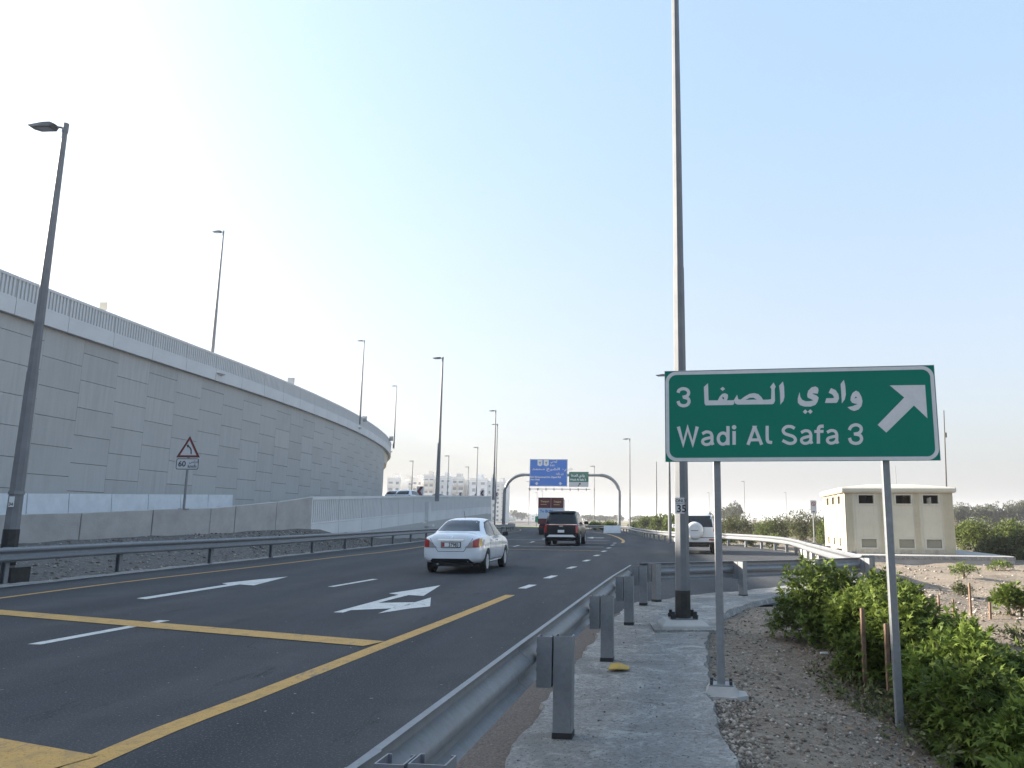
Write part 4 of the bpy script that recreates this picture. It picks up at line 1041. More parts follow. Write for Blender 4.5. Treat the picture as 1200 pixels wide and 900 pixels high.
gs = empty('gantry_sign', ((g0.x + g1.x) / 2, Yg - 0.5, (g0.z + g1.z) / 2), 0, 'small green exit panel with a white lower strip at the right of the gantry', 'road sign')
hw_, hh_ = (g1.x - g0.x) / 2, (g1.z - g0.z) / 2
MB().box(-hw_, hw_, 0, 0.08, -hh_ + 0.66, hh_).build('green_panel', M_GREEN, gs)
MB().box(-hw_, hw_, -0.01, 0.08, -hh_, -hh_ + 0.65).build('white_strip', M_SWHITE, gs)
text_on(gs, '\uFE8E\uFED4\uFEBC\uFEDF\uFE8D \uFEF1\uFEA9\uFE8D\uFEED', 0.46, M_PLW, (-1.1, -0.006, 0.38), offset=0.014, sx=0.95)
text_on(gs, 'Wadi Al Safa 3', 0.38, M_PLW, (-1.22, -0.006, -0.18), offset=0.012, sx=0.98)
flat('exit_arrow', [[(-0.15, -0.95), (-0.05, -1.02), (0.16, -0.72), (0.26, -0.8), (0.3, -0.48), (-0.02, -0.52), (0.06, -0.62)]], M_INK, gs, -0.014)

# chevron boards on the ramp
def chevron(u, v0, v1, Y, label, sc=1.0):
    a = D(u, v1, Y); b = D(u, v0, Y); h = b.z - a.z; wd = h * 0.72
    r_ = empty('chevron_sign', (a.x, Y, DK(min(Y, 120))), 0, label, 'chevron sign', 'curve chevron boards on the ramp')
    z0 = a.z - r_.location.z
    MB().box(-wd / 2, wd / 2, 0, 0.03, z0, z0 + h).build('white_board', M_SWHITE, r_)
    flat('chevron', [[(-wd * 0.42, z0 + h * 0.5), (wd * 0.02, z0 + h * 0.98), (wd * 0.44, z0 + h * 0.98), (wd * 0.0, z0 + h * 0.5), (wd * 0.44, z0 + h * 0.02), (wd * 0.02, z0 + h * 0.02)]], M_INK, r_, -0.004)
    flat('red_core', [[(-wd * 0.28, z0 + h * 0.5), (wd * 0.08, z0 + h * 0.88), (wd * 0.24, z0 + h * 0.88), (-wd * 0.08, z0 + h * 0.5), (wd * 0.24, z0 + h * 0.12), (wd * 0.08, z0 + h * 0.12)]], M_REDI, r_, -0.007)
    MB().tube((0, 0.06, 0), (0, 0.06, z0 + h), 0.04, n=6).build('post', M_GALV, r_)
chevron(492, 570, 581.5, 72, 'largest black and red chevron board above the ramp parapet, left of the lamp')
chevron(565, 574.5, 581.5, 98, 'black and red chevron board beside the far end of the ramp')
chevron(582, 577, 581.8, 115, 'small chevron board close to the gantry leg')
chevron(539.5, 577, 581.5, 112, 'tiny chevron board seen between two far lamps')
chevron(557, 578.5, 581.5, 125, 'tiny half hidden chevron board left of another')
# small boards seen on the flyover parapet
for u, v, Y, lab in ((341, 447, 67, 'small square board seen from behind on top of the flyover parapet'), (427, 491, 90, 'small grey board on the parapet beside the second flyover lamp'), (458.5, 514, 112, 'small board on the parapet where the wall ends'), (121, 359, 43.6, 'small pale marker flag above the flyover parapet at left')):
    p = D(u, v, Y); s_ = 0.22 if u < 200 else 0.3
    q = min(WCs, key=lambda q: abs(q.y - Y))
    r_ = empty('parapet_board', (p.x, Y, 12.6), 0, lab, 'sign')
    MB().box(-s_, s_, -0.02, 0.02, p.z - 12.6 - s_ * 1.1, p.z - 12.6 + s_ * 1.1).build('board', M_BEIGE2 if u < 200 else M_ALU, r_)
    MB().tube((0, 0.04, 0), (0, 0.04, p.z - 12.6), 0.03, n=6).build('post', M_GALV, r_)

# ------------------------------------------------------------------ vehicles
def car_body(stations, arches, m, wheel_r):
    """stations: (y, w, zb, zbelt, wr, zr); loft, subdivide, cut the wheel arches. Returns a mesh and a BVH"""
    vs = []; fs = []
    def sec(y, w_, zb, zbelt, wr_, zr):
        half = [(w_ * 0.45, zb), (w_ * 0.86, zb + 0.01), (w_ * 0.985, zb + 0.13), (w_, (zb + zbelt) * 0.52), (w_ * 0.965, zbelt - 0.06), (w_ * 0.93, zbelt + 0.015)]
        mid = (zbelt + 0.015) * 0.5 + (zr - 0.07) * 0.5
        half += [((w_ * 0.93 + wr_) / 2 + 0.012, mid), (wr_, zr - 0.075), (wr_ * 0.80, zr - 0.005), (wr_ * 0.35, zr + 0.012)]
        return [(x, y, z) for x, z in half] + [(-x, y, z) for x, z in reversed(half)]
    S_ = [sec(*s) for s in stations]; k = len(S_[0])
    for s in S_: vs += s
    for i in range(len(S_) - 1):
        for j in range(k):
            a, b = i * k + j, i * k + (j + 1) % k
            fs.append((a, b, b + k, a + k))
    # caps as quad strips
    h = k // 2
    for base in (0, (len(S_) - 1) * k):
        for j in range(h - 1): fs.append((base + j, base + j + 1, base + k - 2 - j, base + k - 1 - j))
    me = bpy.data.meshes.new('body'); me.from_pydata(vs, [], fs)
    bm = bmesh.new(); bm.from_mesh(me); bmesh.ops.recalc_face_normals(bm, faces=bm.faces); bm.to_mesh(me); bm.free()
    o = bpy.data.objects.new('body', me); COL.objects.link(o)
    s_ = o.modifiers.new('s', 'SUBSURF'); s_.levels = 2; s_.render_levels = 2
    cutters = []
    for (y, hw_) in arches:
        mb = MB().lathe([(-hw_ - 0.3, wheel_r + 0.06), (hw_ + 0.3, wheel_r + 0.06)], 32, 'X', (0, y, wheel_r))
        c = mb.build('cut'); cutters.append(c)
        b = o.modifiers.new('b', 'BOOLEAN'); b.operation = 'DIFFERENCE'; b.object = c; b.solver = 'EXACT'
    dg = bpy.context.evaluated_depsgraph_get()
    out = bpy.data.meshes.new_from_object(o.evaluated_get(dg)); 
    # solid-body BVH without the wheel arches, for laying panels on the skin
    for b in [x for x in o.modifiers if x.type == 'BOOLEAN']: o.modifiers.remove(b)
    bpy.context.view_layer.update()
    dg = bpy.context.evaluated_depsgraph_get()
    sk = bpy.data.meshes.new_from_object(o.evaluated_get(dg))
    bvh = BVHTree.FromPolygons([v.co.copy() for v in sk.vertices], [tuple(p.vertices) for p in sk.polygons])
    bpy.data.objects.remove(o); bpy.data.meshes.remove(sk)
    for c in cutters: bpy.data.objects.remove(c)
    out.materials.clear(); out.materials.append(m); out.name = 'body'
    out.polygons.foreach_set('use_smooth', [True] * len(out.polygons)); out.set_sharp_from_angle(angle=R(38))
    return out, bvh
def skin_panel(name, bvh, poly, side, m, parent, off=0.006, grid=0.07, back=0.012):
    """lay a polygon on the body: side 'R','L' uses (y,z); 'B' (rear) uses (x,z); 'F' front"""
    bm = bmesh.new(); vs = [bm.verts.new((a, b, 0)) for a, b in poly]; bm.faces.new(vs)
    xs = [p[0] for p in poly]; ys = [p[1] for p in poly]
    for ax, lo, hi in ((0, min(xs), max(xs)), (1, min(ys), max(ys))):
        t = lo + grid
        while t < hi:
            co = (t, 0, 0) if ax == 0 else (0, t, 0); no = (1, 0, 0) if ax == 0 else (0, 1, 0)
            bmesh.ops.bisect_plane(bm, geom=bm.verts[:] + bm.edges[:] + bm.faces[:], plane_co=co, plane_no=no); t += grid
    bmesh.ops.triangulate(bm, faces=bm.faces[:])
    bm.verts.index_update()
    out = []; last = None
    for v in bm.verts:
        a, b = v.co.x, v.co.y
        if side == 'R': o, d = Vector((5, a, b)), Vector((-1, 0, 0))
        elif side == 'L': o, d = Vector((-5, a, b)), Vector((1, 0, 0))
        elif side == 'B': o, d = Vector((a, -8, b)), Vector((0, 1, 0))
        else: o, d = Vector((a, 8, b)), Vector((0, -1, 0))
        h = bvh.ray_cast(o, d)
        if h[0] is None:
            n = bvh.find_nearest(Vector((a, -2, b)) if side == 'B' else Vector((1 if side == 'R' else -1, a, b))); p = n[0]; nn = n[1]
        else: p, nn = h[0], h[1]
        if nn.dot(d) > 0: nn = -nn
        nn = (nn - d).normalized()
        out.append((p + nn * off, p - nn * back))
    n = len(out); V_ = [x[0] for x in out] + [x[1] for x in out]
    F_ = [tuple(l.vert.index for l in f.loops) for f in bm.faces]
    F2 = F_ + [tuple(i + n for i in reversed(f)) for f in F_]
    for e in bm.edges:
        if len(e.link_faces) == 1: F2.append((e.verts[0].index, e.verts[1].index, e.verts[1].index + n, e.verts[0].index + n))
    bm.free()
    mb = MB().add(V_, F2); me = mb.mesh(name, m, smooth=True, angle=40)
    return link(name, me, parent)
def wheel_meshes(r, w_, spokes=7):
    t = MB().lathe([(-w_ * 0.30, r * 0.64), (-w_ / 2, r * 0.66), (-w_ / 2, r * 0.90), (-w_ * 0.38, r), (w_ * 0.38, r), (w_ / 2, r * 0.90), (w_ / 2, r * 0.66), (w_ * 0.30, r * 0.64)], 28).mesh('tyre', M_RUB, True, 40)
    mb = MB().lathe([(w_ * 0.40, r * 0.70), (w_ * 0.48, r * 0.68), (w_ * 0.48, r * 0.60), (w_ * 0.33, r * 0.58)], 28)
    for i in range(spokes):
        a = 2 * math.pi * i / spokes; c, s = math.cos(a), math.sin(a); q = 0.055 * r / 0.3
        def P(rad, off, x): return (x, rad * c - off * s, rad * s + off * c)
        mb.hexa([P(0.03, -q, w_ * 0.34), P(r * 0.62, -q * 0.7, w_ * 0.34), P(r * 0.62, q * 0.7, w_ * 0.34), P(0.03, q, w_ * 0.34)],
                [P(0.03, -q, w_ * 0.46), P(r * 0.62, -q * 0.6, w_ * 0.46), P(r * 0.62, q * 0.6, w_ * 0.46), P(0.03, q, w_ * 0.46)])
    mb.lathe([(w_ * 0.30, 0.06), (w_ * 0.50, 0.05)], 12)
    rim = mb.mesh('rim', M_RIM)
    back = MB().lathe([(w_ * 0.31, r * 0.62), (w_ * 0.335, r * 0.62)], 20).mesh('brake_disc', M_PLAST)
    return t, rim, back
def add_wheels(root, r, w_, track, ys):
    t, rim, back = wheel_meshes(r, w_)
    for y in ys:
        for s in (1, -1):
            w1 = link('wheel', t, root, (s * track, y, r), 0 if s > 0 else math.pi)
            link('rim', rim, w1); link('brake_disc', back, w1)
def place(root, x, y, ang, z=0.0):
    root.location = (x, y, z); root.rotation_euler = (0, 0, -ang)
def mir(p): return [(-a, b) for a, b in reversed(p)]

# --- white sedan
car = empty('sedan_car', label='white four door sedan seen from behind in the middle lane', cat='car', group='vehicles on the road')
st = [(-2.20, 0.60, 0.42, 0.80, 0.50, 0.90), (-2.17, 0.735, 0.33, 0.90, 0.62, 1.02), (-2.05, 0.80, 0.27, 0.95, 0.66, 1.085), (-1.80, 0.835, 0.25, 0.97, 0.66, 1.10), (-1.50, 0.845, 0.24, 0.98, 0.63, 1.13),
      (-1.15, 0.85, 0.23, 0.98, 0.60, 1.32), (-0.80, 0.85, 0.22, 0.98, 0.585, 1.455), (-0.30, 0.85, 0.22, 0.97, 0.585, 1.505), (0.20, 0.85, 0.22, 0.96, 0.585, 1.495), (0.60, 0.85, 0.22, 0.95, 0.60, 1.38),
      (1.05, 0.85, 0.22, 0.94, 0.66, 1.12), (1.30, 0.85, 0.23, 0.92, 0.68, 1.02), (1.75, 0.84, 0.24, 0.86, 0.66, 0.94), (2.05, 0.79, 0.25, 0.76, 0.60, 0.83), (2.20, 0.70, 0.28, 0.66, 0.5, 0.72), (2.25, 0.5, 0.34, 0.58, 0.4, 0.64)]
WR = 0.31; ya, yb = -1.30, 1.30
bme, bvh = car_body(st, [(ya, 0.8), (yb, 0.8)], M_WHITE, WR)
link('body', bme, car)
add_wheels(car, WR, 0.19, 0.735, (ya, yb))
skin_panel('rear_window', bvh, [(-0.60, 1.14), (0.60, 1.14), (0.57, 1.20), (0.47, 1.405), (0.38, 1.435), (-0.38, 1.435), (-0.47, 1.405), (-0.57, 1.20)], 'B', M_GLASS2, car)
for s in ('R', 'L'):
    skin_panel('rear_side_window', bvh, [(-1.16, 1.06), (-0.98, 1.22), (-0.72, 1.36), (-0.28, 1.415), (-0.28, 1.0), (-1.02, 1.0)], s, M_GLASS2, car)
    skin_panel('front_side_window', bvh, [(-0.20, 1.0), (-0.20, 1.415), (0.12, 1.41), (0.42, 1.34), (0.90, 1.06), (0.86, 1.0)], s, M_GLASS2, car)
    skin_panel('window_trim', bvh, [(-0.28, 1.0), (-0.28, 1.415), (-0.20, 1.415), (-0.20, 1.0)], s, M_PLAST, car, 0.004)
    skin_panel('window_trim', bvh, [(-1.20, 1.045), (-1.0, 1.245), (-0.74, 1.385), (-0.28, 1.44), (0.14, 1.435), (0.45, 1.36), (0.98, 1.04), (0.93, 0.975), (0.86, 0.975), (0.92, 1.05), (0.43, 1.335), (0.12, 1.41), (-0.28, 1.41), (-0.72, 1.355), (-0.98, 1.22), (-1.17, 1.045)], s, M_PLAST, car, 0.003)
    for y0, y1, z0, z1 in ((-0.245, -0.235, 0.36, 0.99), (0.79, 0.80, 0.40, 0.98), (-1.0, -0.99, 0.62, 0.98), (-0.99, 0.79, 0.355, 0.363)):
        skin_panel('door_gap', bvh, [(y0, z0), (y1, z0), (y1, z1), (y0, z1)], s, M_PLAST, car, 0.0015)
    for y0 in (-0.90, -0.08):
        skin_panel('door_handle', bvh, [(y0, 0.865), (y0 + 0.18, 0.865), (y0 + 0.18, 0.90), (y0, 0.90)], s, M_WHITE, car, 0.035)
    skin_panel('side_skirt', bvh, [(-0.92, 0.235), (0.92, 0.235), (0.92, 0.30), (-0.92, 0.29)], s, M_WHITE, car, 0.02)
    sg = 1 if s == 'R' else -1
    MB().hexa([(sg * 0.84, 0.62, 0.97), (sg * 1.03, 0.60, 0.98), (sg * 1.03, 0.70, 0.98), (sg * 0.84, 0.72, 0.97)], [(sg * 0.86, 0.63, 1.09), (sg * 1.02, 0.61, 1.11), (sg * 1.00, 0.69, 1.11), (sg * 0.86, 0.71, 1.09)]).build('door_mirror', M_PLAST, car, bevel=0.015)
for f in (lambda p: p, mir):
    tl = f([(0.38, 0.70), (0.76, 0.715), (0.82, 0.76), (0.80, 0.97), (0.70, 0.95), (0.60, 0.90)])
    L1 = skin_panel('tail_lamp', bvh, tl, 'B', M_CLR, car, 0.008)
    skin_panel('red_lens', bvh, f([(0.60, 0.715), (0.74, 0.715), (0.74, 0.945), (0.68, 0.925), (0.60, 0.88)]), 'B', M_REDL, L1, 0.014)
    skin_panel('amber_lens', bvh, f([(0.745, 0.73), (0.80, 0.76), (0.78, 0.95), (0.745, 0.94)]), 'B', M_AMB, L1, 0.014)
skin_panel('bumper_valance', bvh, [(-0.62, 0.30), (0.62, 0.30), (0.50, 0.415), (-0.50, 0.415)], 'B', M_PLAST, car, 0.012)
skin_panel('boot_gap', bvh, [(-0.36, 0.60), (0.36, 0.60), (0.58, 0.92), (0.60, 1.02), (0.588, 1.02), (0.568, 0.925), (0.352, 0.612), (-0.352, 0.612), (-0.568, 0.925), (-0.588, 1.02), (-0.60, 1.02), (-0.58, 0.92)], 'B', M_PLAST, car, 0.001)
skin_panel('boot_trim', bvh, [(-0.34, 0.895), (0.34, 0.895), (0.36, 0.93), (-0.36, 0.93)], 'B', M_CHROME, car, 0.018)
skin_panel('badge', bvh, [(-0.05, 0.95), (0, 0.935), (0.05, 0.95), (0.05, 0.99), (0, 1.005), (-0.05, 0.99)], 'B', M_CHROME, car, 0.012)
hit = bvh.ray_cast(Vector((0, -8, 0.77)), Vector((0, 1, 0)))[0]
pf = empty('number_plate', (0, hit.y - 0.02, 0.785)); pf.parent = car
MB().box(-0.27, 0.27, -0.003, 0.05, -0.075, 0.075).build('plate_frame', M_PLAST, pf)
MB().box(-0.25, 0.25, -0.009, -0.004, -0.058, 0.058).build('plate_sheet', M_PLW, pf)
MB().box(-0.245, -0.17, -0.011, -0.0095, -0.05, 0.05).build('red_badge', M_REDI, pf)
text_on(pf, '37983', 0.125, M_INK, (-0.06, -0.011, -0.045), offset=0.004, sx=0.9)
MB().tube((0.0, -0.70, 1.48), (0.0, -0.86, 1.70), 0.006, 0.004, 6).build('aerial', M_PLAST, car)
MB().box(-0.55, 0.55, -2.0, 2.0, 0.20, 0.30).build('underbody', M_PLAST, car)
MB().tube((-0.35, -2.2, 0.27), (-0.35, -1.8, 0.27), 0.03, n=8).build('exhaust', M_GALV, car)
sedan_axle = Vector((-3.88, 22.3, 0)); ha = math.atan(0.075)
place(car, sedan_axle.x + 1.3 * math.sin(ha), sedan_axle.y + 1.3 * math.cos(ha), ha)

# --- black SUV
suv = empty('suv_car', label='big black sport utility car with red upright tail lamps behind the truck', cat='car', group='vehicles on the road')
st = [(-2.62, 0.80, 0.50, 1.00, 0.62, 1.22), (-2.58, 0.93, 0.40, 1.06, 0.72, 1.50), (-2.48, 0.985, 0.36, 1.10, 0.74, 1.80), (-2.25, 1.0, 0.34, 1.12, 0.76, 1.93), (-1.5, 1.01, 0.33, 1.12, 0.78, 1.95), (-0.4, 1.01, 0.33, 1.12, 0.78, 1.96), (0.3, 1.01, 0.33, 1.12, 0.77, 1.92),
      (0.7, 1.01, 0.33, 1.12, 0.78, 1.70), (1.15, 1.01, 0.33, 1.13, 0.82, 1.32), (1.6, 1.0, 0.33, 1.10, 0.84, 1.20), (2.3, 0.97, 0.34, 1.04, 0.82, 1.14), (2.58, 0.92, 0.36, 0.98, 0.78, 1.08), (2.66, 0.8, 0.42, 0.9, 0.7, 1.0)]
bme, bvh = car_body(st, [(-1.5, 1.0), (1.5, 1.0)], M_BLK, 0.40)
link('body', bme, suv); add_wheels(suv, 0.40, 0.26, 0.86, (-1.5, 1.5))
skin_panel('rear_window', bvh, [(-0.80, 1.22), (0.80, 1.22), (0.74, 1.72), (0.68, 1.76), (-0.68, 1.76), (-0.74, 1.72)], 'B', M_GLASS, suv)
skin_panel('tailgate_trim', bvh, [(-0.86, 1.16), (0.86, 1.16), (0.86, 1.20), (-0.86, 1.20)], 'B', M_CHROME, suv, 0.012)
for f in (lambda p: p, mir):
    skin_panel('tail_lamp', bvh, f([(0.80, 0.72), (0.92, 0.74), (0.93, 1.20), (0.80, 1.18)]), 'B', M_REDL, suv, 0.015)
skin_panel('bumper_strip', bvh, [(-0.80, 0.50), (0.80, 0.50), (0.66, 0.62), (-0.66, 0.62)], 'B', M_PLW, suv, 0.05)
skin_panel('red_light_strip', bvh, [(-0.78, 1.125), (0.78, 1.125), (0.78, 1.155), (-0.78, 1.155)], 'B', M_REDL, suv, 0.014)
skin_panel('valance', bvh, [(-0.80, 0.40), (0.80, 0.40), (0.80, 0.455), (-0.80, 0.455)], 'B', M_PLAST, suv, 0.02)
skin_panel('badge', bvh, [(-0.12, 1.06), (0.12, 1.06), (0.10, 1.12), (-0.10, 1.12)], 'B', M_CHROME, suv, 0.02)
skin_panel('number_plate', bvh, [(-0.18, 0.74), (0.18, 0.74), (0.18, 0.88), (-0.18, 0.88)], 'B', M_PLW, suv, 0.02)
skin_panel('spoiler', bvh, [(-0.74, 1.79), (0.74, 1.79), (0.70, 1.85), (-0.70, 1.85)], 'B', M_BLK, suv, 0.12)
for s in ('R', 'L'):
    for y0, y1 in ((-2.2, -1.35), (-1.25, -0.35), (-0.25, 0.62)):
        skin_panel('side_window', bvh, [(y0, 1.2), (y1 + (0.25 if y1 > 0 else 0), 1.2), (y1 - (0.15 if y1 > 0 else 0), 1.70), (y0 + (0.15 if y0 < -2 else 0), 1.72)], s, M_GLASS, suv)
    skin_panel('roof_rail', bvh, [(-2.0, 1.84), (0.2, 1.84), (0.2, 1.865), (-2.0, 1.865)], s, M_CHROME, suv, 0.03)
    for y0 in (-1.1, -0.15): skin_panel('door_handle', bvh, [(y0, 1.02), (y0 + 0.2, 1.02), (y0 + 0.2, 1.055), (y0, 1.055)], s, M_CHROME, suv, 0.035)
    for y0 in (-1.3, -0.3, 0.8): skin_panel('door_gap', bvh, [(y0, 0.5), (y0 + 0.012, 0.5), (y0 + 0.012, 1.16), (y0, 1.16)], s, M_PLAST, suv, 0.002)
    sg = 1 if s == 'R' else -1
    MB().box(min(sg * 0.98, sg * 1.24), max(sg * 0.98, sg * 1.24), 0.66, 0.78, 1.16, 1.36).build('door_mirror', M_PLAST, suv, bevel=0.03)
MB().box(-0.7, 0.7, -2.3, 2.3, 0.28, 0.38).build('underbody', M_PLAST, suv)
c = D(658.5, 640, 45); ha = math.atan(0.075)
place(suv, c.x + 2.6 * math.sin(ha), 43.6 + 2.6, ha)

# --- pearl off-roader with the spare wheel
pr = empty('suv_car', label='pearl white off-road car with a covered spare wheel on its back', cat='car', group='vehicles on the road')
st = [(-2.28, 0.72, 0.55, 0.98, 0.60, 1.18), (-2.24, 0.86, 0.46, 1.02, 0.70, 1.40), (-2.12, 0.915, 0.42, 1.05, 0.72, 1.68), (-1.9, 0.93, 0.40, 1.06, 0.73, 1.79), (-1.2, 0.94, 0.38, 1.06, 0.73, 1.81), (0, 0.94, 0.38, 1.06, 0.73, 1.81), (0.4, 0.94, 0.38, 1.06, 0.72, 1.74),
      (0.75, 0.94, 0.38, 1.06, 0.74, 1.52), (1.1, 0.94, 0.38, 1.07, 0.78, 1.22), (1.5, 0.93, 0.38, 1.04, 0.78, 1.12), (2.0, 0.90, 0.38, 0.98, 0.74, 1.05), (2.3, 0.82, 0.42, 0.9, 0.66, 0.96), (2.36, 0.6, 0.5, 0.84, 0.5, 0.9)]
bme, bvh = car_body(st, [(-1.35, 0.9), (1.4, 0.9)], M_SILV, 0.38)
link('body', bme, pr); add_wheels(pr, 0.38, 0.25, 0.79, (-1.35, 1.4))
skin_panel('rear_window', bvh, [(-0.76, 1.17), (0.76, 1.17), (0.70, 1.60), (0.64, 1.66), (-0.64, 1.66), (-0.70, 1.60)], 'B', M_GLASS, pr)
for f in (lambda p: p, mir):
    skin_panel('tail_lamp', bvh, f([(0.78, 0.98), (0.88, 0.98), (0.87, 1.34), (0.79, 1.34)]), 'B', M_REDL, pr, 0.012)
    skin_panel('reflector', bvh, f([(0.58, 0.60), (0.84, 0.60), (0.84, 0.66), (0.58, 0.66)]), 'B', M_REDL, pr, 0.10)
skin_panel('rear_bumper', bvh, [(-0.90, 0.54), (0.90, 0.54), (0.90, 0.70), (-0.90, 0.70)], 'B', M_SILV, pr, 0.09)
skin_panel('bumper_gap', bvh, [(-0.86, 0.705), (0.86, 0.705), (0.86, 0.73), (-0.86, 0.73)], 'B', M_PLAST, pr, 0.01)
skin_panel('valance', bvh, [(-0.85, 0.46), (0.85, 0.46), (0.85, 0.535), (-0.85, 0.535)], 'B', M_PLAST, pr, 0.05)
sw = MB().lathe([(0.0, 0.36), (-0.13, 0.385), (-0.19, 0.37), (-0.235, 0.32), (-0.235, 0.30), (-0.25, 0.28), (-0.255, 0.0)], 32, 'Y').build('spare_wheel_cover', M_SILV, pr, (-0.03, -2.27, 1.02), smooth=True, angle=35)
MB().lathe([(0.03, 0.30), (0.0, 0.395), (-0.05, 0.395), (-0.06, 0.30)], 28, 'Y').build('spare_tyre', M_RUB, sw)
MB().box(-0.16, 0.16, -0.262, -0.25, -0.01, 0.012).build('cover_handle', M_PLAST, sw)
MB().box(-0.45, 0.32, -0.0, 0.02, -0.2, 0.1)
for s in ('R', 'L'):
    for y0, y1 in ((-2.0, -1.2), (-1.1, -0.3), (-0.2, 0.62)):
        skin_panel('side_window', bvh, [(y0, 1.14), (y1 + (0.25 if y1 > 0 else 0), 1.14), (y1 - (0.12 if y1 > 0 else 0), 1.60), (y0, 1.62)], s, M_GLASS, pr)
    skin_panel('roof_rail', bvh, [(-1.8, 1.72), (0.1, 1.72), (0.1, 1.75), (-1.8, 1.75)], s, M_GALV, pr, 0.04)
    sg = 1 if s == 'R' else -1
    MB().box(min(sg * 0.93, sg * 1.12), max(sg * 0.93, sg * 1.12), 0.62, 0.74, 1.10, 1.27).build('door_mirror', M_SILV, pr, bevel=0.03)
MB().box(-0.6, 0.6, -2.0, 2.1, 0.30, 0.42).build('underbody', M_PLAST, pr)
hp = 0.13
place(pr, D(814, 640, 35).x + 2.2 * math.sin(hp), 34.6 + 2.2, hp)

# --- truck ahead
tr = empty('box_truck', label='box truck with maroon and pale blue rear doors partly hidden by the black car', cat='truck', group='vehicles on the road')
TY = 72.0
def tp_(u, v): d = D(u, v, TY); return d
tc0 = tp_(645.5, 600).x; tz1 = tp_(645, 583.5).z
tw = 1.15
MB().box(-tw, tw, 0, 7.2, 1.0, tz1).build('cargo_box', M_PLW, tr, bevel=0.02)
MB().box(-tw, -0.012, -0.03, 0, tz1 - 0.92, tz1 - 0.03).box(0.012, tw, -0.03, 0, tz1 - 0.92, tz1 - 0.03).build('upper_door_band', M_TRUCKR, tr)
MB().box(-tw, -0.012, -0.03, 0, 1.50, tz1 - 0.925).box(0.012, tw, -0.03, 0, 1.50, tz1 - 0.925).build('blue_door_band', M_TRUCKB, tr)
MB().box(-tw, -0.012, -0.03, 0, 1.0, 1.495).box(0.012, tw, -0.03, 0, 1.0, 1.495).build('lower_door_band', M_TRUCKR, tr)
MB().box(-tw, tw, -0.02, 0.0, tz1 - 0.03, tz1 + 0.03).box(-tw - 0.02, -tw, -0.04, 0.03, 1.0, tz1 + 0.03).box(tw, tw + 0.02, -0.04, 0.03, 1.0, tz1 + 0.03).build('door_frame', M_PLAST, tr)
text_on(tr, 'To Build', 0.34, M_BLUEP, (-1.0, -0.035, 2.05), offset=0.01)
for x, z in ((-0.95, tz1 - 0.40), (0.25, tz1 - 0.42)):
    text_on(tr, 'Transport', 0.24, M_GOLD, (x, -0.035, z), offset=0.008, sx=0.8 if x < 0 else 0.7)
    MB().box(x, x + 0.55, -0.036, -0.031, z - 0.22, z - 0.17).build('gold_rule', M_GOLD, tr)
MB().box(-tw, tw, -0.06, 0.04, 0.50, 0.62).box(-1.0, 1.0, 0.2, 7.0, 0.70, 0.99).build('chassis', M_PLAST, tr)
for x in (-0.95, 0.75): MB().box(x, x + 0.22, -0.09, -0.06, 0.68, 0.80).build('tail_lamp', M_REDL, tr)
tt, tri_, tb = wheel_meshes(0.48, 0.5)
for y in (1.4, 8.0):
    for s in (1, -1):
        w1 = link('wheel', tt, tr, (s * 0.88, y, 0.48), 0 if s > 0 else math.pi); link('rim', tri_, w1)
MB().box(-1.05, 1.05, 7.4, 9.2, 0.6, 2.7).build('cab', M_TRUCKR, tr, bevel=0.12)
MB().box(-0.95, 0.95, 9.19, 9.22, 1.7, 2.5).build('windscreen', M_GLASS, tr)
place(tr, tc0, TY, math.atan(-0.02))

# cars on the ramp, seen over the parapet (same small body, real size)
st = [(-2.1, 0.6, 0.45, 0.85, 0.5, 0.95), (-2.05, 0.78, 0.32, 0.92, 0.64, 1.15), (-1.6, 0.84, 0.28, 0.96, 0.62, 1.40), (-0.9, 0.85, 0.26, 0.96, 0.6, 1.52), (0.2, 0.85, 0.26, 0.95, 0.6, 1.52), (0.6, 0.85, 0.26, 0.95, 0.62, 1.36), (1.1, 0.85, 0.26, 0.94, 0.66, 1.08), (1.9, 0.80, 0.28, 0.85, 0.62, 0.92), (2.1, 0.6, 0.35, 0.7, 0.5, 0.78)]
bme, bvh = car_body(st, [(-1.3, 0.8), (1.25, 0.8)], M_WHITE, 0.32)
def small_car(u, Y, z, ang, label, paint=None):
    r_ = empty('hatchback_car', label=label, cat='car', group='vehicles on the ramp and road ahead')
    b = link('body', bme, r_)
    if paint:
        me = bme.copy(); me.materials.clear(); me.materials.append(paint); b.data = me
    skin_panel('rear_window', bvh, [(-0.62, 1.04), (0.62, 1.04), (0.50, 1.40), (-0.50, 1.40)], 'B', M_GLASS, r_)
    for s in ('R', 'L'): skin_panel('side_window', bvh, [(-1.5, 1.03), (0.8, 1.03), (0.3, 1.40), (-1.25, 1.40)], s, M_GLASS, r_)
    for f in (lambda p: p, mir): skin_panel('tail_lamp', bvh, f([(0.60, 0.80), (0.74, 0.80), (0.74, 0.98), (0.62, 0.98)]), 'B', M_REDL, r_, 0.012)
    add_wheels(r_, 0.32, 0.2, 0.74, (-1.3, 1.25))
    place(r_, D(u, 580, Y).x, Y, ang, z); return r_
c1 = small_car(480, 76, DK(76) + 0.02, 0.1, 'white car with a dark rear window on the ramp, roof showing above the parapet')
c2 = small_car(467, 92, DK(92) + 0.05, 0.2, 'paler white car at the foot of the flyover wall end on the ramp')
c3 = small_car(514.5, 105, DK(105) - 0.25, 0.0, 'small dark car just right of the lamp on the ramp', M_BLK)

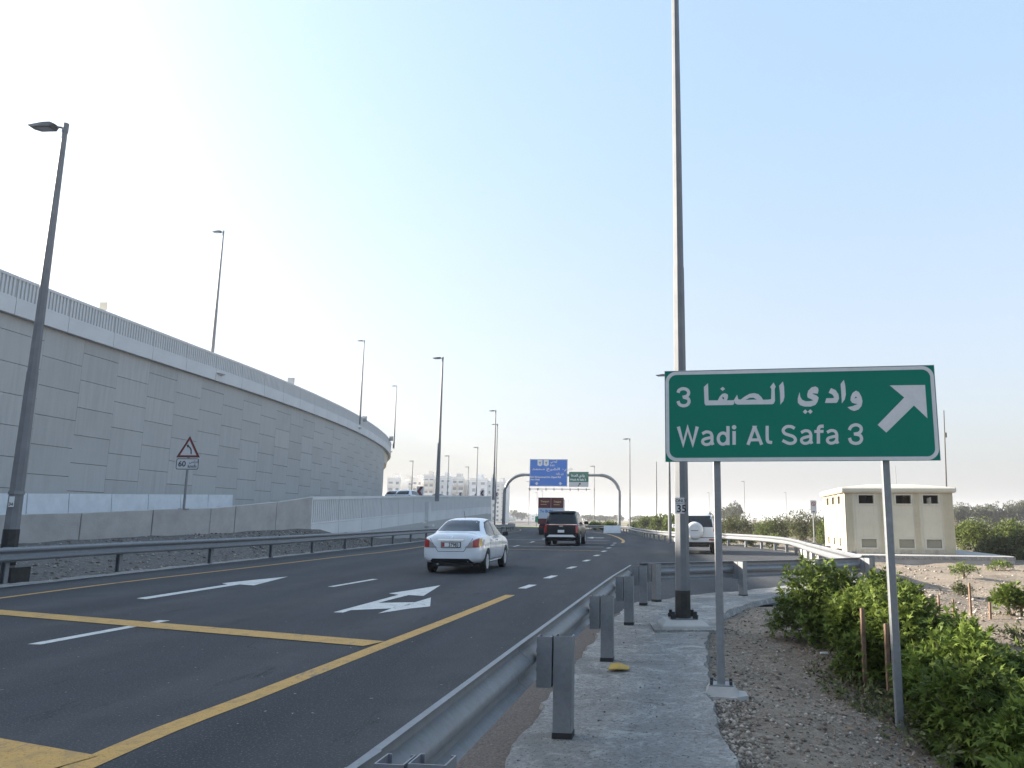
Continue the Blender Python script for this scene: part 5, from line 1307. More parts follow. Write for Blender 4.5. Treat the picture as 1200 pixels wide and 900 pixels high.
# ------------------------------------------------------------------ white concrete blocks on the road ahead
for i, (u, lab) in enumerate(((712.5, 'left one of two white concrete blocks on the road ahead'), (722.3, 'right one of two white concrete blocks on the road ahead'))):
    p = D(u, 620, 84)
    blk = MB().hexa([(-0.48, -0.3, 0), (0.45, -0.3, 0), (0.45, 0.3, 0), (-0.48, 0.3, 0)], [(-0.42, -0.12, 0.8), (0.44, -0.12, 0.8), (0.44, 0.12, 0.8), (-0.42, 0.12, 0.8)]).build('concrete_block', M_BARW, None, (p.x, 84, 0), bevel=0.02)
    tag(blk, lab, 'road block', 'white blocks across the closed lane')
gsn = empty('roadside_sign', (D(635, 616, 150).x, 150, -0.1), 0, 'tiny teal roadside board on the green verge beyond the truck', 'sign')
MB().box(-1.3, 1.3, -0.05, 0.05, 0.9, 2.0).build('board', M_GREEN, gsn); MB().box(-1.1, -1.0, 0, 0.1, 0, 0.9).box(1.0, 1.1, 0, 0.1, 0, 0.9).build('legs', M_GALV, gsn)
mb = MB(); mb.add([(-24, 126, -0.02), (-11.5, 122, -0.02), (-9, 150, -0.02), (-26, 170, -0.02)], [(0, 1, 2, 3)])
o = mb.build('green_verge', mat('verge_grass', (0.14, 0.20, 0.04), 0.95, col2=(0.22, 0.26, 0.07), scale=2)); tag(o, kind='structure')

# ------------------------------------------------------------------ utility building
KA = G(988, 648.3, 0.32); KB = Vector((12.78, 28.05, 0)); KA = Vector((9.08, 28.6, 0))
kd = (KB - KA); KW = kd.length; kang = math.atan2(kd.y, kd.x)
kb = empty('utility_building', (KA.x, KA.y, 0.32), kang, 'small beige utility building with dark slit windows and a flat capped roof', 'building')
KD, KH = 5.2, 2.18
def wall_with_openings(L, H, ops, y=0.0, th=0.12):
    """front wall in the xz plane cut round its openings"""
    xs = sorted({0, L} | {a for o in ops for a in (o[0], o[1])}); zs = sorted({0, H} | {a for o in ops for a in (o[2], o[3])})
    mb = MB()
    for i in range(len(xs) - 1):
        for j in range(len(zs) - 1):
            cx, cz = (xs[i] + xs[i + 1]) / 2, (zs[j] + zs[j + 1]) / 2
            if any(o[0] < cx < o[1] and o[2] < cz < o[3] for o in ops): continue
            mb.box(xs[i], xs[i + 1], y, y + th, zs[j], zs[j + 1])
    return mb
fx = [(0.50, 1.02), (1.80, 2.32), (2.74, 3.26)]
up = [(a, b, KH - 0.39, KH - 0.09) for a, b in fx]; lo = [(a + 0.03, b + 0.03, 0.22, 0.52) for a, b in fx]
front = wall_with_openings(KW, KH, up + lo).build('front_wall', M_BEIGE, kb)
sxs = [(0.75, 1.35), (2.2, 2.8), (3.7, 4.3)]
sup = [(a, b, KH - 0.39, KH - 0.09) for a, b in sxs]; slo = [(a, b, 0.22, 0.52) for a, b in sxs]
side = wall_with_openings(KD, KH, sup + slo)
side.v = [(0.0 + y, x + 0.12, z) for x, y, z in side.v]
side.build('left_wall', M_BEIGE, kb)
s2 = wall_with_openings(KD, KH, [sup[1], sup[2]]); s2.v = [(KW - y, x + 0.12, z) for x, y, z in s2.v]; s2.build('right_wall', M_BEIGE, kb)
b2 = wall_with_openings(KW, KH, [up[2], (1.2, 1.7, KH - 0.39, KH - 0.09)]); b2.v = [(x, KD + 0.24 - y, z) for x, y, z in b2.v]; b2.build('back_wall', M_BEIGE, kb)
MB().box(0.12, KW - 0.12, 0.12, KD + 0.12, 0.0, 0.02).build('inner_floor', M_DARKIN, kb)
MB().box(0.25, 2.2, 0.6, KD - 0.4, 0.02, KH - 0.02).build('equipment_cabinet', M_DARKIN, kb)
def frame(a, b, z0, z1, t=0.055, pr_=0.025):
    return MB().box(a - t, b + t, -pr_, 0.02, z1, z1 + t).box(a - t, b + t, -pr_, 0.02, z0 - t, z0).box(a - t, a, -pr_, 0.02, z0, z1).box(b, b + t, -pr_, 0.02, z0, z1)
for (a, b, z0, z1) in up:
    f = frame(a, b, z0, z1).build('window', M_BEIGE2, kb); MB().box((a + b) / 2 - 0.008, (a + b) / 2 + 0.012, 0.03, 0.05, z0, z1).build('mullion', M_DARKIN, f)
for (a, b, z0, z1) in lo:
    f = frame(a, b, z0, z1).build('vent', M_BEIGE2, kb); MB().box(a, b, 0.03, 0.045, z0, z1).build('mesh', M_MESHG, f)
for (a, b, z0, z1) in sup + slo:
    fm = frame(a, b, z0, z1); fm.v = [(y, x + 0.12, z) for x, y, z in fm.v]; f = fm.build('window' if z0 > 1 else 'vent', M_BEIGE2, kb)
    if z0 < 1: MB().box(0.03, 0.045, a + 0.12, b + 0.12, z0, z1).build('mesh', M_MESHG, f)
for x0, x1 in ((0.0, 0.30), (1.22, 1.58), (2.42, 2.62), (3.42, KW)):     # corrugated pilaster strips
    mb = MB(); t = x0
    while t < x1 - 0.02: mb.box(t, t + 0.035, -0.018, -0.002, 0.0, KH); t += 0.05
    mb.build('ribbed_strip', M_RIBB, kb)
for y0 in (0.2, 1.75, 3.2, 4.6):
    mb = MB(); t = y0
    while t < y0 + 0.3: mb.box(-0.018, -0.002, t + 0.12, t + 0.15, 0.0, KH); t += 0.055
    mb.build('ribbed_strip', M_RIBB, kb)
for x in (0.36, 1.16, 1.66, 2.38, 2.68, 3.36): MB().box(x, x + 0.02, -0.012, -0.002, 0.05, KH).build('panel_seam', M_BEIGE2, kb)
ov = 0.14
MB().poly([(0, 0)] * 0 or [(-ov, -ov), (KW + ov, -ov), (KW + ov, KD + 0.24 + ov), (-ov, KD + 0.24 + ov)], KH, KH + 0.20).build('roof_edge', M_BEIGE2, kb, bevel=0.05)
MB().hexa([(-0.04, -0.04, KH + 0.2), (KW + 0.04, -0.04, KH + 0.2), (KW + 0.04, KD + 0.28, KH + 0.2), (-0.04, KD + 0.28, KH + 0.2)], [(1.1, 1.3, KH + 0.36), (KW - 1.1, 1.3, KH + 0.36), (KW - 1.1, KD - 1.0, KH + 0.36), (1.1, KD - 1.0, KH + 0.36)]).build('roof_cap', M_BEIGE2, kb)
sl = empty('concrete_plinth', (KA.x, KA.y, 0), kang, 'long low concrete plinth under the utility building', 'plinth')
rgt = (G(1172, 655, 0.2) - KA).length
MB().box(-1.1, 5.35, -0.95, KD + 0.9, -0.3, 0.318).build('slab', M_BARR, sl, bevel=0.02)
MB().box(-1.12, 5.37, -0.985, -0.955, 0.18, 0.30).build('upper_edge', M_PATH, sl)

# no stopping sign by the scrub
Yn = 36.0; nx = D(953.5, 600, Yn)
ns = empty('no_stopping_sign', (nx.x, Yn, 0), R(4), 'small rectangular no stopping sign on a thin post left of the utility building', 'road sign')
z1 = D(953, 586.5, Yn).z; z0 = D(953, 602, Yn).z
MB().tube((0, 0.05, 0), (0, 0.05, z1 - 0.05), 0.032, n=8).build('post', M_GALV, ns)
MB().box(-0.14, 0.14, 0, 0.01, z0, z1).build('white_plate', M_SWHITE, ns)
flat('ring', [[[(0.10 * math.cos(a), z1 - 0.15 + 0.10 * math.sin(a)) for a in [R(15 * i) for i in range(24)]], [(0.07 * math.cos(a), z1 - 0.15 + 0.07 * math.sin(a)) for a in [R(15 * i) for i in range(24)]]]], M_REDI, ns, -0.003)
flat('symbol', [[(-0.05, z1 - 0.11), (-0.035, z1 - 0.095), (0.05, z1 - 0.19), (0.035, z1 - 0.205)], [(-0.02, z1 - 0.19), (0.0, z1 - 0.19), (0.0, z1 - 0.11), (-0.02, z1 - 0.11)]], M_INK, ns, -0.004, 0.0006)
flat('plate_edge', [[rrect(-0.135, 0.135, z0 + 0.005, z1 - 0.005, 0.02, 3), rrect(-0.12, 0.12, z0 + 0.02, z1 - 0.02, 0.015, 3)]], M_POLED, ns, -0.002)
flat('lower_symbol', [[(-0.06, z0 + 0.06), (0.06, z0 + 0.06), (0.06, z0 + 0.12), (-0.06, z0 + 0.12)]], M_POLED, ns, -0.003)

# ------------------------------------------------------------------ plants
def leaf_template(kind):
    if kind == 'lobed':     # three pointed lobes, folded
        v = [(0, 0, 0), (0.16, 0.28, 0.05), (0.50, 0.42, 0.02), (0.22, 0.58, 0.04), (0, 1.0, -0.10), (-0.22, 0.58, 0.04), (-0.50, 0.42, 0.02), (-0.16, 0.28, 0.05)]
        q = [(0, 1, 3, 7), (1, 2, 3, 3), (3, 4, 5, 7), (7, 5, 6, 6)]
        v = [(0, 0, 0), (0.11, 0.30, 0.06), (0.46, 0.62, -0.02), (0.13, 0.58, 0.05), (0, 1.15, -0.14), (-0.13, 0.58, 0.05), (-0.46, 0.62, -0.02), (-0.11, 0.30, 0.06), (0, 0.45, 0.0)]
        q = [(0, 1, 8, 7), (1, 2, 3, 8), (8, 3, 4, 5), (7, 8, 5, 6)]
    else:
        v = [(0, 0, 0), (0.20, 0.45, 0.06), (0, 1.0, -0.06), (-0.20, 0.45, 0.06)]; q = [(0, 1, 2, 3)]
    return np.array(v), np.array(q)
def foliage(rx, ry, rz, tips, per, leaf, kind='lobed', seed=1, lobes=7, flat_=0.15, droop=0.5, up_bias=0.25, sprig=0.0, zc=0.55, fill=0.45):
    """leaves in whorls at branch tips spread over the surface and through the volume of a lumpy crown"""
    r = np.random.RandomState(seed)
    L = []
    for i in range(lobes):
        a = r.uniform(0, 2 * math.pi); d = r.uniform(0.25, 0.62); z = r.uniform(0.16, 0.76)
        L.append((d * math.cos(a) * rx, d * math.sin(a) * ry, z * rz, r.uniform(0.34, 0.52)))
    L.append((0, 0, rz * zc, 0.62)); L = np.array(L)
    idx = r.randint(0, len(L), tips * 2)
    d = r.normal(size=(tips * 2, 3)); d[:, 2] = np.abs(d[:, 2]) * 0.9 + np.where(r.rand(tips * 2) < 0.25, -0.7, 0.0); d /= np.linalg.norm(d, axis=1)[:, None]
    rad = L[idx, 3] * np.where(r.rand(tips * 2) < fill, r.uniform(0.45, 0.95, tips * 2), r.uniform(0.94, 1.10, tips * 2))
    P = np.stack([L[idx, 0] + d[:, 0] * rad * rx, L[idx, 1] + d[:, 1] * rad * ry, L[idx, 2] + d[:, 2] * rad * rz], 1)
    if sprig: P += d * (r.rand(tips * 2) ** 3)[:, None] * sprig
    P = P[P[:, 2] > 0.03][:tips]; d = d[:len(P)]
    # outward direction
    O = P - np.array([0, 0, rz * 0.25]); O /= (np.linalg.norm(O, axis=1)[:, None] + 1e-6)
    tv, tq = leaf_template(kind); nv, nq = len(tv), len(tq)
    n = len(P) * per
    C = np.repeat(P, per, 0); OO = np.repeat(O, per, 0)
    rd = r.normal(size=(n, 3)); A = OO * 0.75 + rd * 0.55; A[:, 2] += up_bias - droop * r.rand(n); A /= np.linalg.norm(A, axis=1)[:, None]
    U = OO * 0.5 + np.array([0, 0, 0.9]) + r.normal(size=(n, 3)) * 0.30
    X = np.cross(A, U); X /= (np.linalg.norm(X, axis=1)[:, None] + 1e-6); Zn = np.cross(X, A)
    s = leaf * r.uniform(0.6, 1.25, n)
    C = C + A * (s * 0.25)[:, None]
    V = (C[:, None, :] + (X[:, None, :] * tv[None, :, 0:1] + A[:, None, :] * tv[None, :, 1:2] + Zn[:, None, :] * tv[None, :, 2:3]) * s[:, None, None]).reshape(-1, 3)
    Q = (tq[None] + (np.arange(n) * nv)[:, None, None]).reshape(-1, 4)
    return V, Q, P
def shrub(name, label, cat, x, y, rx, ry, rz, m, tips=700, per=6, leaf=0.075, kind='lobed', seed=1, group=None, z=None, trunk=None, sprigs_=0, **kw):
    z = hgt(x, y) if z is None else z
    root = empty(name, (x, y, z), 0, label, cat, group)
    t_h = trunk or 0.0
    V_, Q_, P_ = foliage(rx, ry, rz, tips, per, leaf, kind, seed, **kw)
    V_[:, 2] += t_h
    me = np_mesh('foliage', V_, Q_, m); f = link('crown' if trunk else 'foliage', me, root)
    f['kind'] = 'stuff'
    r = random.Random(seed); mb = MB()
    for i in range(7):
        p = P_[r.randrange(len(P_))]; q = Vector((p[0] * 0.4, p[1] * 0.4, p[2] * 0.45 + t_h * 0.8)); 
        mb.path([(r.uniform(-.04, .04), r.uniform(-.04, .04), -0.05), tuple(q), (p[0] * 0.9, p[1] * 0.9, p[2] * 0.9 + t_h)], [0.02 * rz + 0.006 + t_h * 0.02, 0.014 * rz + 0.004, 0.003], 5)
    if sprigs_:
        for i in range(sprigs_):
            p = Vector(P_[r.randrange(len(P_))]); q = p * r.uniform(1.15, 1.32); q.z = p.z * 1.12 + r.uniform(0, .05)
            mb.path([tuple(p * 0.5), tuple(p), tuple(q)], [0.006, 0.004, 0.0015], 4)
    mb.build('trunk' if trunk else 'stems', M_BARK, root)
    return root
GR = 'leafy shrubs in the planting strip beside the sign'
near = [  # x, y, rx, ry, rz, material, label
    (2.86, 10.3, 0.64, 0.58, 0.82, M_LEAF, 'rounded dark green shrub at the left end of the near row, under the guardrail'),
    (3.3, 9.3, 0.58, 0.55, 0.72, M_LEAF, 'second shrub of the near row, just right of the leftmost one'),
    (3.55, 10.0, 0.5, 0.5, 0.66, M_LEAF, 'shrub tucked behind the leftmost one close to the guardrail end post'),
    (2.95, 8.75, 0.42, 0.42, 0.62, M_LEAF, 'shrub filling the row between the second one and the wooden stakes'),
    (3.05, 8.2, 0.5, 0.5, 0.72, M_LEAF, 'drooping shrub behind the reddish wooden stakes'),
    (3.75, 8.6, 0.5, 0.5, 0.56, M_LEAF2, 'lighter green shrub just right of the right sign post'),
    (3.15, 7.15, 0.55, 0.5, 0.68, M_LEAF2, 'full leafy shrub around the foot of the right sign post'),
    (3.8, 7.3, 0.45, 0.45, 0.48, M_LEAF, 'dark shrub at the right back of the near row'),
    (3.0, 6.2, 0.48, 0.45, 0.6, M_LEAF, 'low shaded shrub near the bottom, right of the sign post foot'),
    (3.55, 6.3, 0.45, 0.45, 0.48, M_LEAF2, 'shrub at the right edge above the brightest one'),
    (2.42, 4.15, 0.36, 0.32, 0.42, M_LEAF2, 'brightest yellow green shrub in the bottom right corner'),
    (2.95, 5.3, 0.4, 0.4, 0.5, M_LEAF2, 'bright shrub at the very right edge of the bottom'),
]
for i, (x, y, rx, ry, rz, m, lab) in enumerate(near):
    shrub('shrub', lab, 'shrub', x, y, rx, ry, rz, m, 1700, 6, 0.076, 'lobed', 11 + i, GR, lobes=8, sprig=0.12, fill=0.35, droop=0.9, sprigs_=14)
# small plants between the stakes further right
shrub('shrub', 'small dark creeping shrub beside a stake on the sandy slope', 'shrub', 6.35, 12.2, 0.38, 0.3, 0.42, M_LEAF, 260, 6, 0.075, 'lobed', 41, 'small plants on the sandy slope')
shrub('shrub', 'lower dark shrub right of another between the stakes', 'shrub', 7.05, 12.0, 0.30, 0.3, 0.32, M_LEAF, 200, 6, 0.07, 'lobed', 42, 'small plants on the sandy slope')
shrub('shrub', 'low reddish brown weed patch at the right edge', 'shrub', 6.9, 10.6, 0.75, 0.5, 0.28, M_LEAFR, 420, 6, 0.035, 'simple', 43, 'small plants on the sandy slope')
shrub('shrub', 'small yellow green tuft on the sunlit sand, nearer one', 'shrub', 9.3, 20.0, 0.38, 0.3, 0.30, M_LEAF2, 160, 6, 0.06, 'simple', 44, 'small plants on the sandy slope')
shrub('shrub', 'small pale tuft on the sunlit sand close to the plinth', 'shrub', 12.0, 23.6, 0.45, 0.3, 0.26, M_LEAF2, 160, 6, 0.06, 'simple', 45, 'small plants on the sandy slope')
for i, (x, y, rx, rz, lab) in enumerate([(8.2, 14.4, 0.28, 0.22, 'small dry tuft on the sandy slope behind the tallest stake'), (10.4, 17.2, 0.35, 0.22, 'low dry tuft in the middle of the sunlit sand'), (7.3, 15.8, 0.25, 0.2, 'tiny dry tuft by the rubble behind the near shrubs'), (13.4, 21.5, 0.4, 0.25, 'dry tuft on the sand at the right edge'), (5.3, 9.9, 0.4, 0.22, 'low weedy tuft just behind the near shrubs')]):
    shrub('shrub', lab, 'shrub', x, y, rx, rx * 0.8, rz, M_LEAFO, 150, 6, 0.05, 'simple', 300 + i, 'small plants on the sandy slope')
for i, (u, vt, vb, Y, col, lab) in enumerate([(1009, 712, 790, 7.9, 0, 'dark red wooden stake in front of the drooping shrub'), (1037, 730, 762, 7.5, 0, 'short brown stake just left of the right sign post'), (1135, 683, 731, 12.4, 1, 'tallest wooden stake on the sandy slope'),
        (1159, 705, 736, 11.9, 1, 'pale wooden stake between two small shrubs'), (1195, 694, 731, 12.2, 1, 'reddish wooden stake at the right edge'), (1099, 697, 715, 13.2, 1, 'short thin stake with a twig behind the near shrubs'), (1116, 702, 722, 13.0, 1, 'thin grey stake left of the tallest one')]):
    p = D(u, vt, Y); z0 = hgt(p.x, Y); s_ = 0.014 if col else 0.018
    o = MB().hexa([(-s_, -s_, -0.1), (s_, -s_, -0.1), (s_, s_, -0.1), (-s_, s_, -0.1)], [(-s_ * .8 + 0.01, -s_, p.z - z0), (s_ + 0.01, -s_, p.z - z0 - 0.015), (s_ + 0.01, s_, p.z - z0), (-s_ + 0.01, s_, p.z - z0 - 0.01)]).build('wooden_stake', M_WOOD, None, (p.x, Y, z0)); tag(o, lab, 'stake', 'wooden stakes in the planting strip')

# bushes behind the slip road guardrail
GB = 'bushes behind the slip road guardrail'
def bush_px(u, vtop, Y, wpx, m, lab, kind='simple', leaf=0.16, tips=420, name='bush', group=GB, cat='bush', seed=None, zb=None, **kw):
    p = D(u, vtop, Y); z = hgt(p.x, Y) if zb is None else zb; rx = wpx / 2 / 905 * Y
    return shrub(name, lab, cat, p.x, Y, rx, max(1.0, rx * 0.8), max(0.3, (p.z - z) * 0.92), m, tips, 6, leaf, kind, seed or int(u * 3 + Y), group, z, **kw)
hedge = [(700, 613, 105, 22, 'low green bush beyond the right leg of the gantry'), (716, 612, 104, 24, 'low green bush just above the white concrete blocks'), (745, 609.5, 96, 26, 'green bush left end of the dense row behind the guardrail'),
         (758, 607, 84, 26, 'green bush right of the thin lamp pole in the dense row'), (772, 606, 74, 26, 'green bush behind the thin mast'), (786, 605.5, 66, 24, 'green bush left of the tall lamp pole'), (800, 606, 62, 24, 'green bush hidden behind the tall lamp pole'), (815, 607, 60, 24, 'green bush behind the pearl off-road car')]
for u, v, Y, w_, lab in hedge: bush_px(u, v, Y, w_, M_LEAFG if u > 730 else M_LEAFG, lab, leaf=0.26, tips=380)
scrub = [(838, 605, 58, 26, 'olive scrub bush right of the pearl off-road car'), (858, 608, 55, 32, 'olive scrub bush behind the left sign post'), (878, 606, 57, 34, 'wide olive scrub bush under a far lamp'),
         (898, 609, 52, 30, 'greener scrub bush in the middle of the scrub row'), (917, 606, 52, 34, 'taller thin scrub bush with bare twigs'), (938, 603, 50, 36, 'dark twiggy scrub bush left of the no stopping sign'), (958, 603, 49, 34, 'dark twiggy scrub bush behind the no stopping sign'), (972, 612, 42, 22, 'green bush squeezed against the utility building')]
for i, (u, v, Y, w_, lab) in enumerate(scrub): bush_px(u, v, Y, w_, M_LEAFO if i not in (3, 7) else M_LEAFG, lab, leaf=0.11, tips=950, sprig=0.35, fill=0.5)
for i, (u, v, Y, w_, lab) in enumerate([(905, 627, 42, 22, 'low leafy plant under the sunlit guardrail'), (852, 630, 47, 26, 'low green plant at the guardrail foot right of the off-road car'), (880, 631, 45, 24, 'second low plant at the guardrail foot')]):
    bush_px(u, v, Y, w_, M_LEAFG, lab, leaf=0.12, tips=260)
right = [(1128, 617, 40, 34, 'bright green bush touching the right corner of the utility building'), (1152, 614, 39, 40, 'broad green bush on the right beyond the plinth'), (1180, 616, 38, 44, 'green bush near the right edge of the photo'),
         (1172, 632, 31, 46, 'darker shaded bush at the right end of the plinth'), (1200, 628, 31, 46, 'dark bush cut by the right edge'), (1225, 622, 36, 50, 'bush beyond the right edge of the photo')]
for i, (u, v, Y, w_, lab) in enumerate(right): bush_px(u, v, Y, w_, M_LEAFG if i < 3 else M_LEAFO, lab, leaf=0.12, tips=1100, sprig=0.3)
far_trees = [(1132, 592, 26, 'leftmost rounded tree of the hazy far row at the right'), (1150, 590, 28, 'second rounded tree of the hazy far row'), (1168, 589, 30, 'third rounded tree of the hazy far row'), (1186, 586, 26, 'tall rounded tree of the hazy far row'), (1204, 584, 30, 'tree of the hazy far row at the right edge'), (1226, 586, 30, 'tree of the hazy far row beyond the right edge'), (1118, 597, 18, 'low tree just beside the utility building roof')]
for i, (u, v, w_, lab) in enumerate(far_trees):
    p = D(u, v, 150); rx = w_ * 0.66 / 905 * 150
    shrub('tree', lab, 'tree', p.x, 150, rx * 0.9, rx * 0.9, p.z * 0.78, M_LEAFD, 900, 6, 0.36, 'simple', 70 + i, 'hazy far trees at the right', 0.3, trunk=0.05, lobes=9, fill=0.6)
p = D(860, 594, 170); shrub('tree', 'grey green rounded tree beyond the scrub, right of the off-road car', 'tree', p.x, 170, 2.6, 2.6, p.z * 0.85, M_LEAFD, 600, 6, 0.42, 'simple', 90, None, 0, trunk=0.6)
p = D(850, 597, 172); shrub('tree', 'lower companion of the grey green tree beyond the scrub', 'tree', p.x, 172, 1.8, 1.8, p.z * 0.8, M_LEAFD, 400, 6, 0.42, 'simple', 91, None, 0, trunk=0.6)
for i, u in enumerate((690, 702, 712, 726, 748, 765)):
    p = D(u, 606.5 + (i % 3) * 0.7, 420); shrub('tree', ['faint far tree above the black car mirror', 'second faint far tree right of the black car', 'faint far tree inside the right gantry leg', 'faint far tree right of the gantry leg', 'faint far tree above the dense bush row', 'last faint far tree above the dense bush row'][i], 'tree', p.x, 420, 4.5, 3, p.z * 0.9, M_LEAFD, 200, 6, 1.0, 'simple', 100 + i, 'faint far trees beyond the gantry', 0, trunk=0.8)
# scrubby dunes (one mass nobody could count)
r_ = np.random.RandomState(5); AV, AQ = [], []; off = 0
for i in range(150):
    y = r_.uniform(60, 320); x = r_.uniform(12, 0.62 * y + 20)
    V_, Q_, _ = foliage(r_.uniform(0.8, 2.4), 1.2, r_.uniform(0.3, 0.9), 70, 5, 0.25, 'simple', 200 + i, lobes=3)
    V_[:, 0] += x; V_[:, 1] += y; V_[:, 2] += hgt(x, y); AV.append(V_); AQ.append(Q_ + off); off += len(V_)
tag(link('dune_scrub', np_mesh('dune_scrub', np.concatenate(AV), np.concatenate(AQ), M_LEAFO)), 'low scattered scrub over the sandy flats on the right', 'scrub', kind='stuff')
tag(link('dry_grass', np_mesh('dry_grass', *[(lambda a, b: (a, b))(*foliage(0.45, 2.4, 0.10, 500, 5, 0.06, 'simple', 77)[:2])][0], M_LEAFO), None, (2.45, 7.6, -0.14)), 'thin dry weeds along the foot of the shrubs', 'weeds', kind='stuff')

# ------------------------------------------------------------------ stones
def stones(name, label, n, region, smin, smax, seed, zf=None):
    r = np.random.RandomState(seed)
    base = np.array([(1, 0, 0), (-1, 0, 0), (0, 1, 0), (0, -1, 0), (0, 0, 1), (0, 0, -1)], float)
    tri = np.array([(0, 2, 4), (2, 1, 4), (1, 3, 4), (3, 0, 4), (2, 0, 5), (1, 2, 5), (3, 1, 5), (0, 3, 5)])
    VS, QS = [], []; k_ = 0
    while k_ < n:
        x, y = region(r)
        if x is None: continue
        s = smin + (smax - smin) * r.rand() ** 4
        v = base * s * r.uniform(0.6, 1.3, (6, 3)) * np.array([1, 1, 0.65]); a = r.uniform(0, 6.28); c_, s2_ = math.cos(a), math.sin(a)
        v = np.stack([v[:, 0] * c_ - v[:, 1] * s2_ + x, v[:, 0] * s2_ + v[:, 1] * c_ + y, v[:, 2] + (zf or hgt)(x, y) + s * 0.15], 1)
        VS.append(v); QS.append(tri + 6 * k_); k_ += 1
    return tag(link(name, np_mesh(name, np.concatenate(VS), np.concatenate(QS), M_STONE)), label, name, kind='stuff')
def wr_at(y): return lerp_tab(y, [b for a, b in wr], [a for a, b in wr])
def reg_right(r):
    y = 3.2 + 15 * r.rand() ** 1.5; x = wr_at(y) + 0.02 + r.rand() * (3.0 if y < 12 else 6)
    return (x, y)
stones('gravel', 'loose gravel over the brown dirt right of the walkway', 22000, reg_right, 0.005, 0.026, 3)
def reg_rub(r):
    y = r.uniform(3.4, 7.6); x = wr_at(y) + abs(r.normal()) * 0.14 - 0.05
    return (x, y)
stones('rubble', 'broken grey rubble along the right edge of the walkway', 4500, reg_rub, 0.006, 0.030, 4)
def reg_left(r):
    y = r.uniform(13, 46); x = -12.5 - r.rand() * max(0.5, (-12.9 - WX(y)))
    return (x, y)
stones('gravel', 'grey gravel on the bank under the left guardrail', 6000, reg_left, 0.015, 0.07, 5)
def reg_slope(r):
    y = r.uniform(11, 26); x = r.uniform(5.4, 15); 
    if r.rand() > 0.35 + 0.65 * math.exp(-((y - 14 - 0.18 * (x - 6)) / 1.8) ** 2): return (None, None)
    return (x, y)
stones('rubble', 'pale rubble and stones on the sandy slope at the right', 4500, reg_slope, 0.008, 0.05, 6)
def reg_grit(r):
    y = 2.5 + 11 * r.rand(); x = xr(y) + 0.1 + r.rand() * (wr_at(y) - xr(y)); return (x, y)
stones('grit', 'scattered grit on the concrete walkway', 900, reg_grit, 0.003, 0.012, 8, lambda x, y: 0.105 if x > xr(y) + 0.45 else 0.05)

# dead leaves and bits under the shrubs
rr_ = np.random.RandomState(9); tv = np.array([(0, 0, 0.0), (0.25, 0.5, 0.12), (0, 1, 0.0), (-0.25, 0.5, 0.12)]); VV = []
for i in range(900):
    y = rr_.uniform(4.2, 10.8); x = lerp_tab(y, [4, 10.8], [2.15, 2.35]) + rr_.normal() * 0.22 + 0.1; a = rr_.uniform(0, 6.28); s_ = rr_.uniform(0.02, 0.055); c_, q_ = math.cos(a), math.sin(a)
    for t in tv: VV.append((x + s_ * (t[0] * c_ - t[1] * q_), y + s_ * (t[0] * q_ + t[1] * c_), hgt(x, y) + 0.012 + s_ * t[2] * rr_.uniform(0.3, 1.5)))
tag(link('leaf_litter', np_mesh('leaf_litter', VV, [(4 * i, 4 * i + 1, 4 * i + 2, 4 * i + 3) for i in range(900)], mat('dead_leaf', (0.16, 0.085, 0.05), 0.9, col2=(0.26, 0.17, 0.10), scale=7))), 'reddish brown dead leaves on the dirt along the shrubs', 'leaf litter', kind='stuff')
# litter
c = G(724, 783, 0.11)
o = MB().add([(-0.10, -0.05, 0.004), (0.0, -0.075, 0.016), (0.11, -0.05, 0.004), (0.125, 0.03, 0.006), (0.02, 0.07, 0.030), (-0.075, 0.08, 0.020),
              (-0.10, -0.05, -0.003), (0.0, -0.075, 0.009), (0.11, -0.05, -0.003), (0.125, 0.03, -0.001), (0.02, 0.07, 0.023), (-0.075, 0.08, 0.013)],
             [(0, 1, 4, 5), (1, 2, 3, 4), (6, 7, 10, 11), (7, 8, 9, 10), (0, 6, 11, 5), (2, 8, 9, 3), (0, 1, 7, 6), (1, 2, 8, 7), (3, 4, 10, 9), (4, 5, 11, 10)]).build('cardboard_scrap', M_YCARD, None, (c.x, c.y, 0.112))
o.scale = (0.9, 1.5, 1.0)
tag(o, 'crumpled yellow cardboard scrap lying on the walkway behind the second post', 'litter')
c = G(965, 759, 0.02)
tag(MB().hexa([(-0.05, -0.03, 0), (0.05, -0.02, 0), (0.05, 0.02, 0), (-0.04, 0.03, 0)], [(-0.03, -0.02, 0.015), (0.04, -0.01, 0.022), (0.03, 0.01, 0.015), (-0.03, 0.02, 0.01)]).build('paper_scrap', M_PLW, None, (c.x, c.y, hgt(c.x, c.y) + 0.02)), 'small white paper scrap on the dirt before the shrubs', 'litter')
for i, (u, v, L_, lab) in enumerate(((972, 880, 0.30, 'curved dry twig on the dirt near the bottom'), (1072, 888, 0.32, 'straight dry twig by the bottom right shrubs'))):
    p = G(u, v, -0.12); z = hgt(p.x, p.y) + 0.02
    tag(MB().path([(0, -L_ / 2, 0), (0.03, -L_ / 6, 0.012), (-0.01, L_ / 6, 0.006), (0.05, L_ / 2, 0.01)], [0.006, 0.005, 0.004, 0.002], 5).build('dry_twig', M_BARK, None, (p.x, p.y, z)), lab, 'twig')

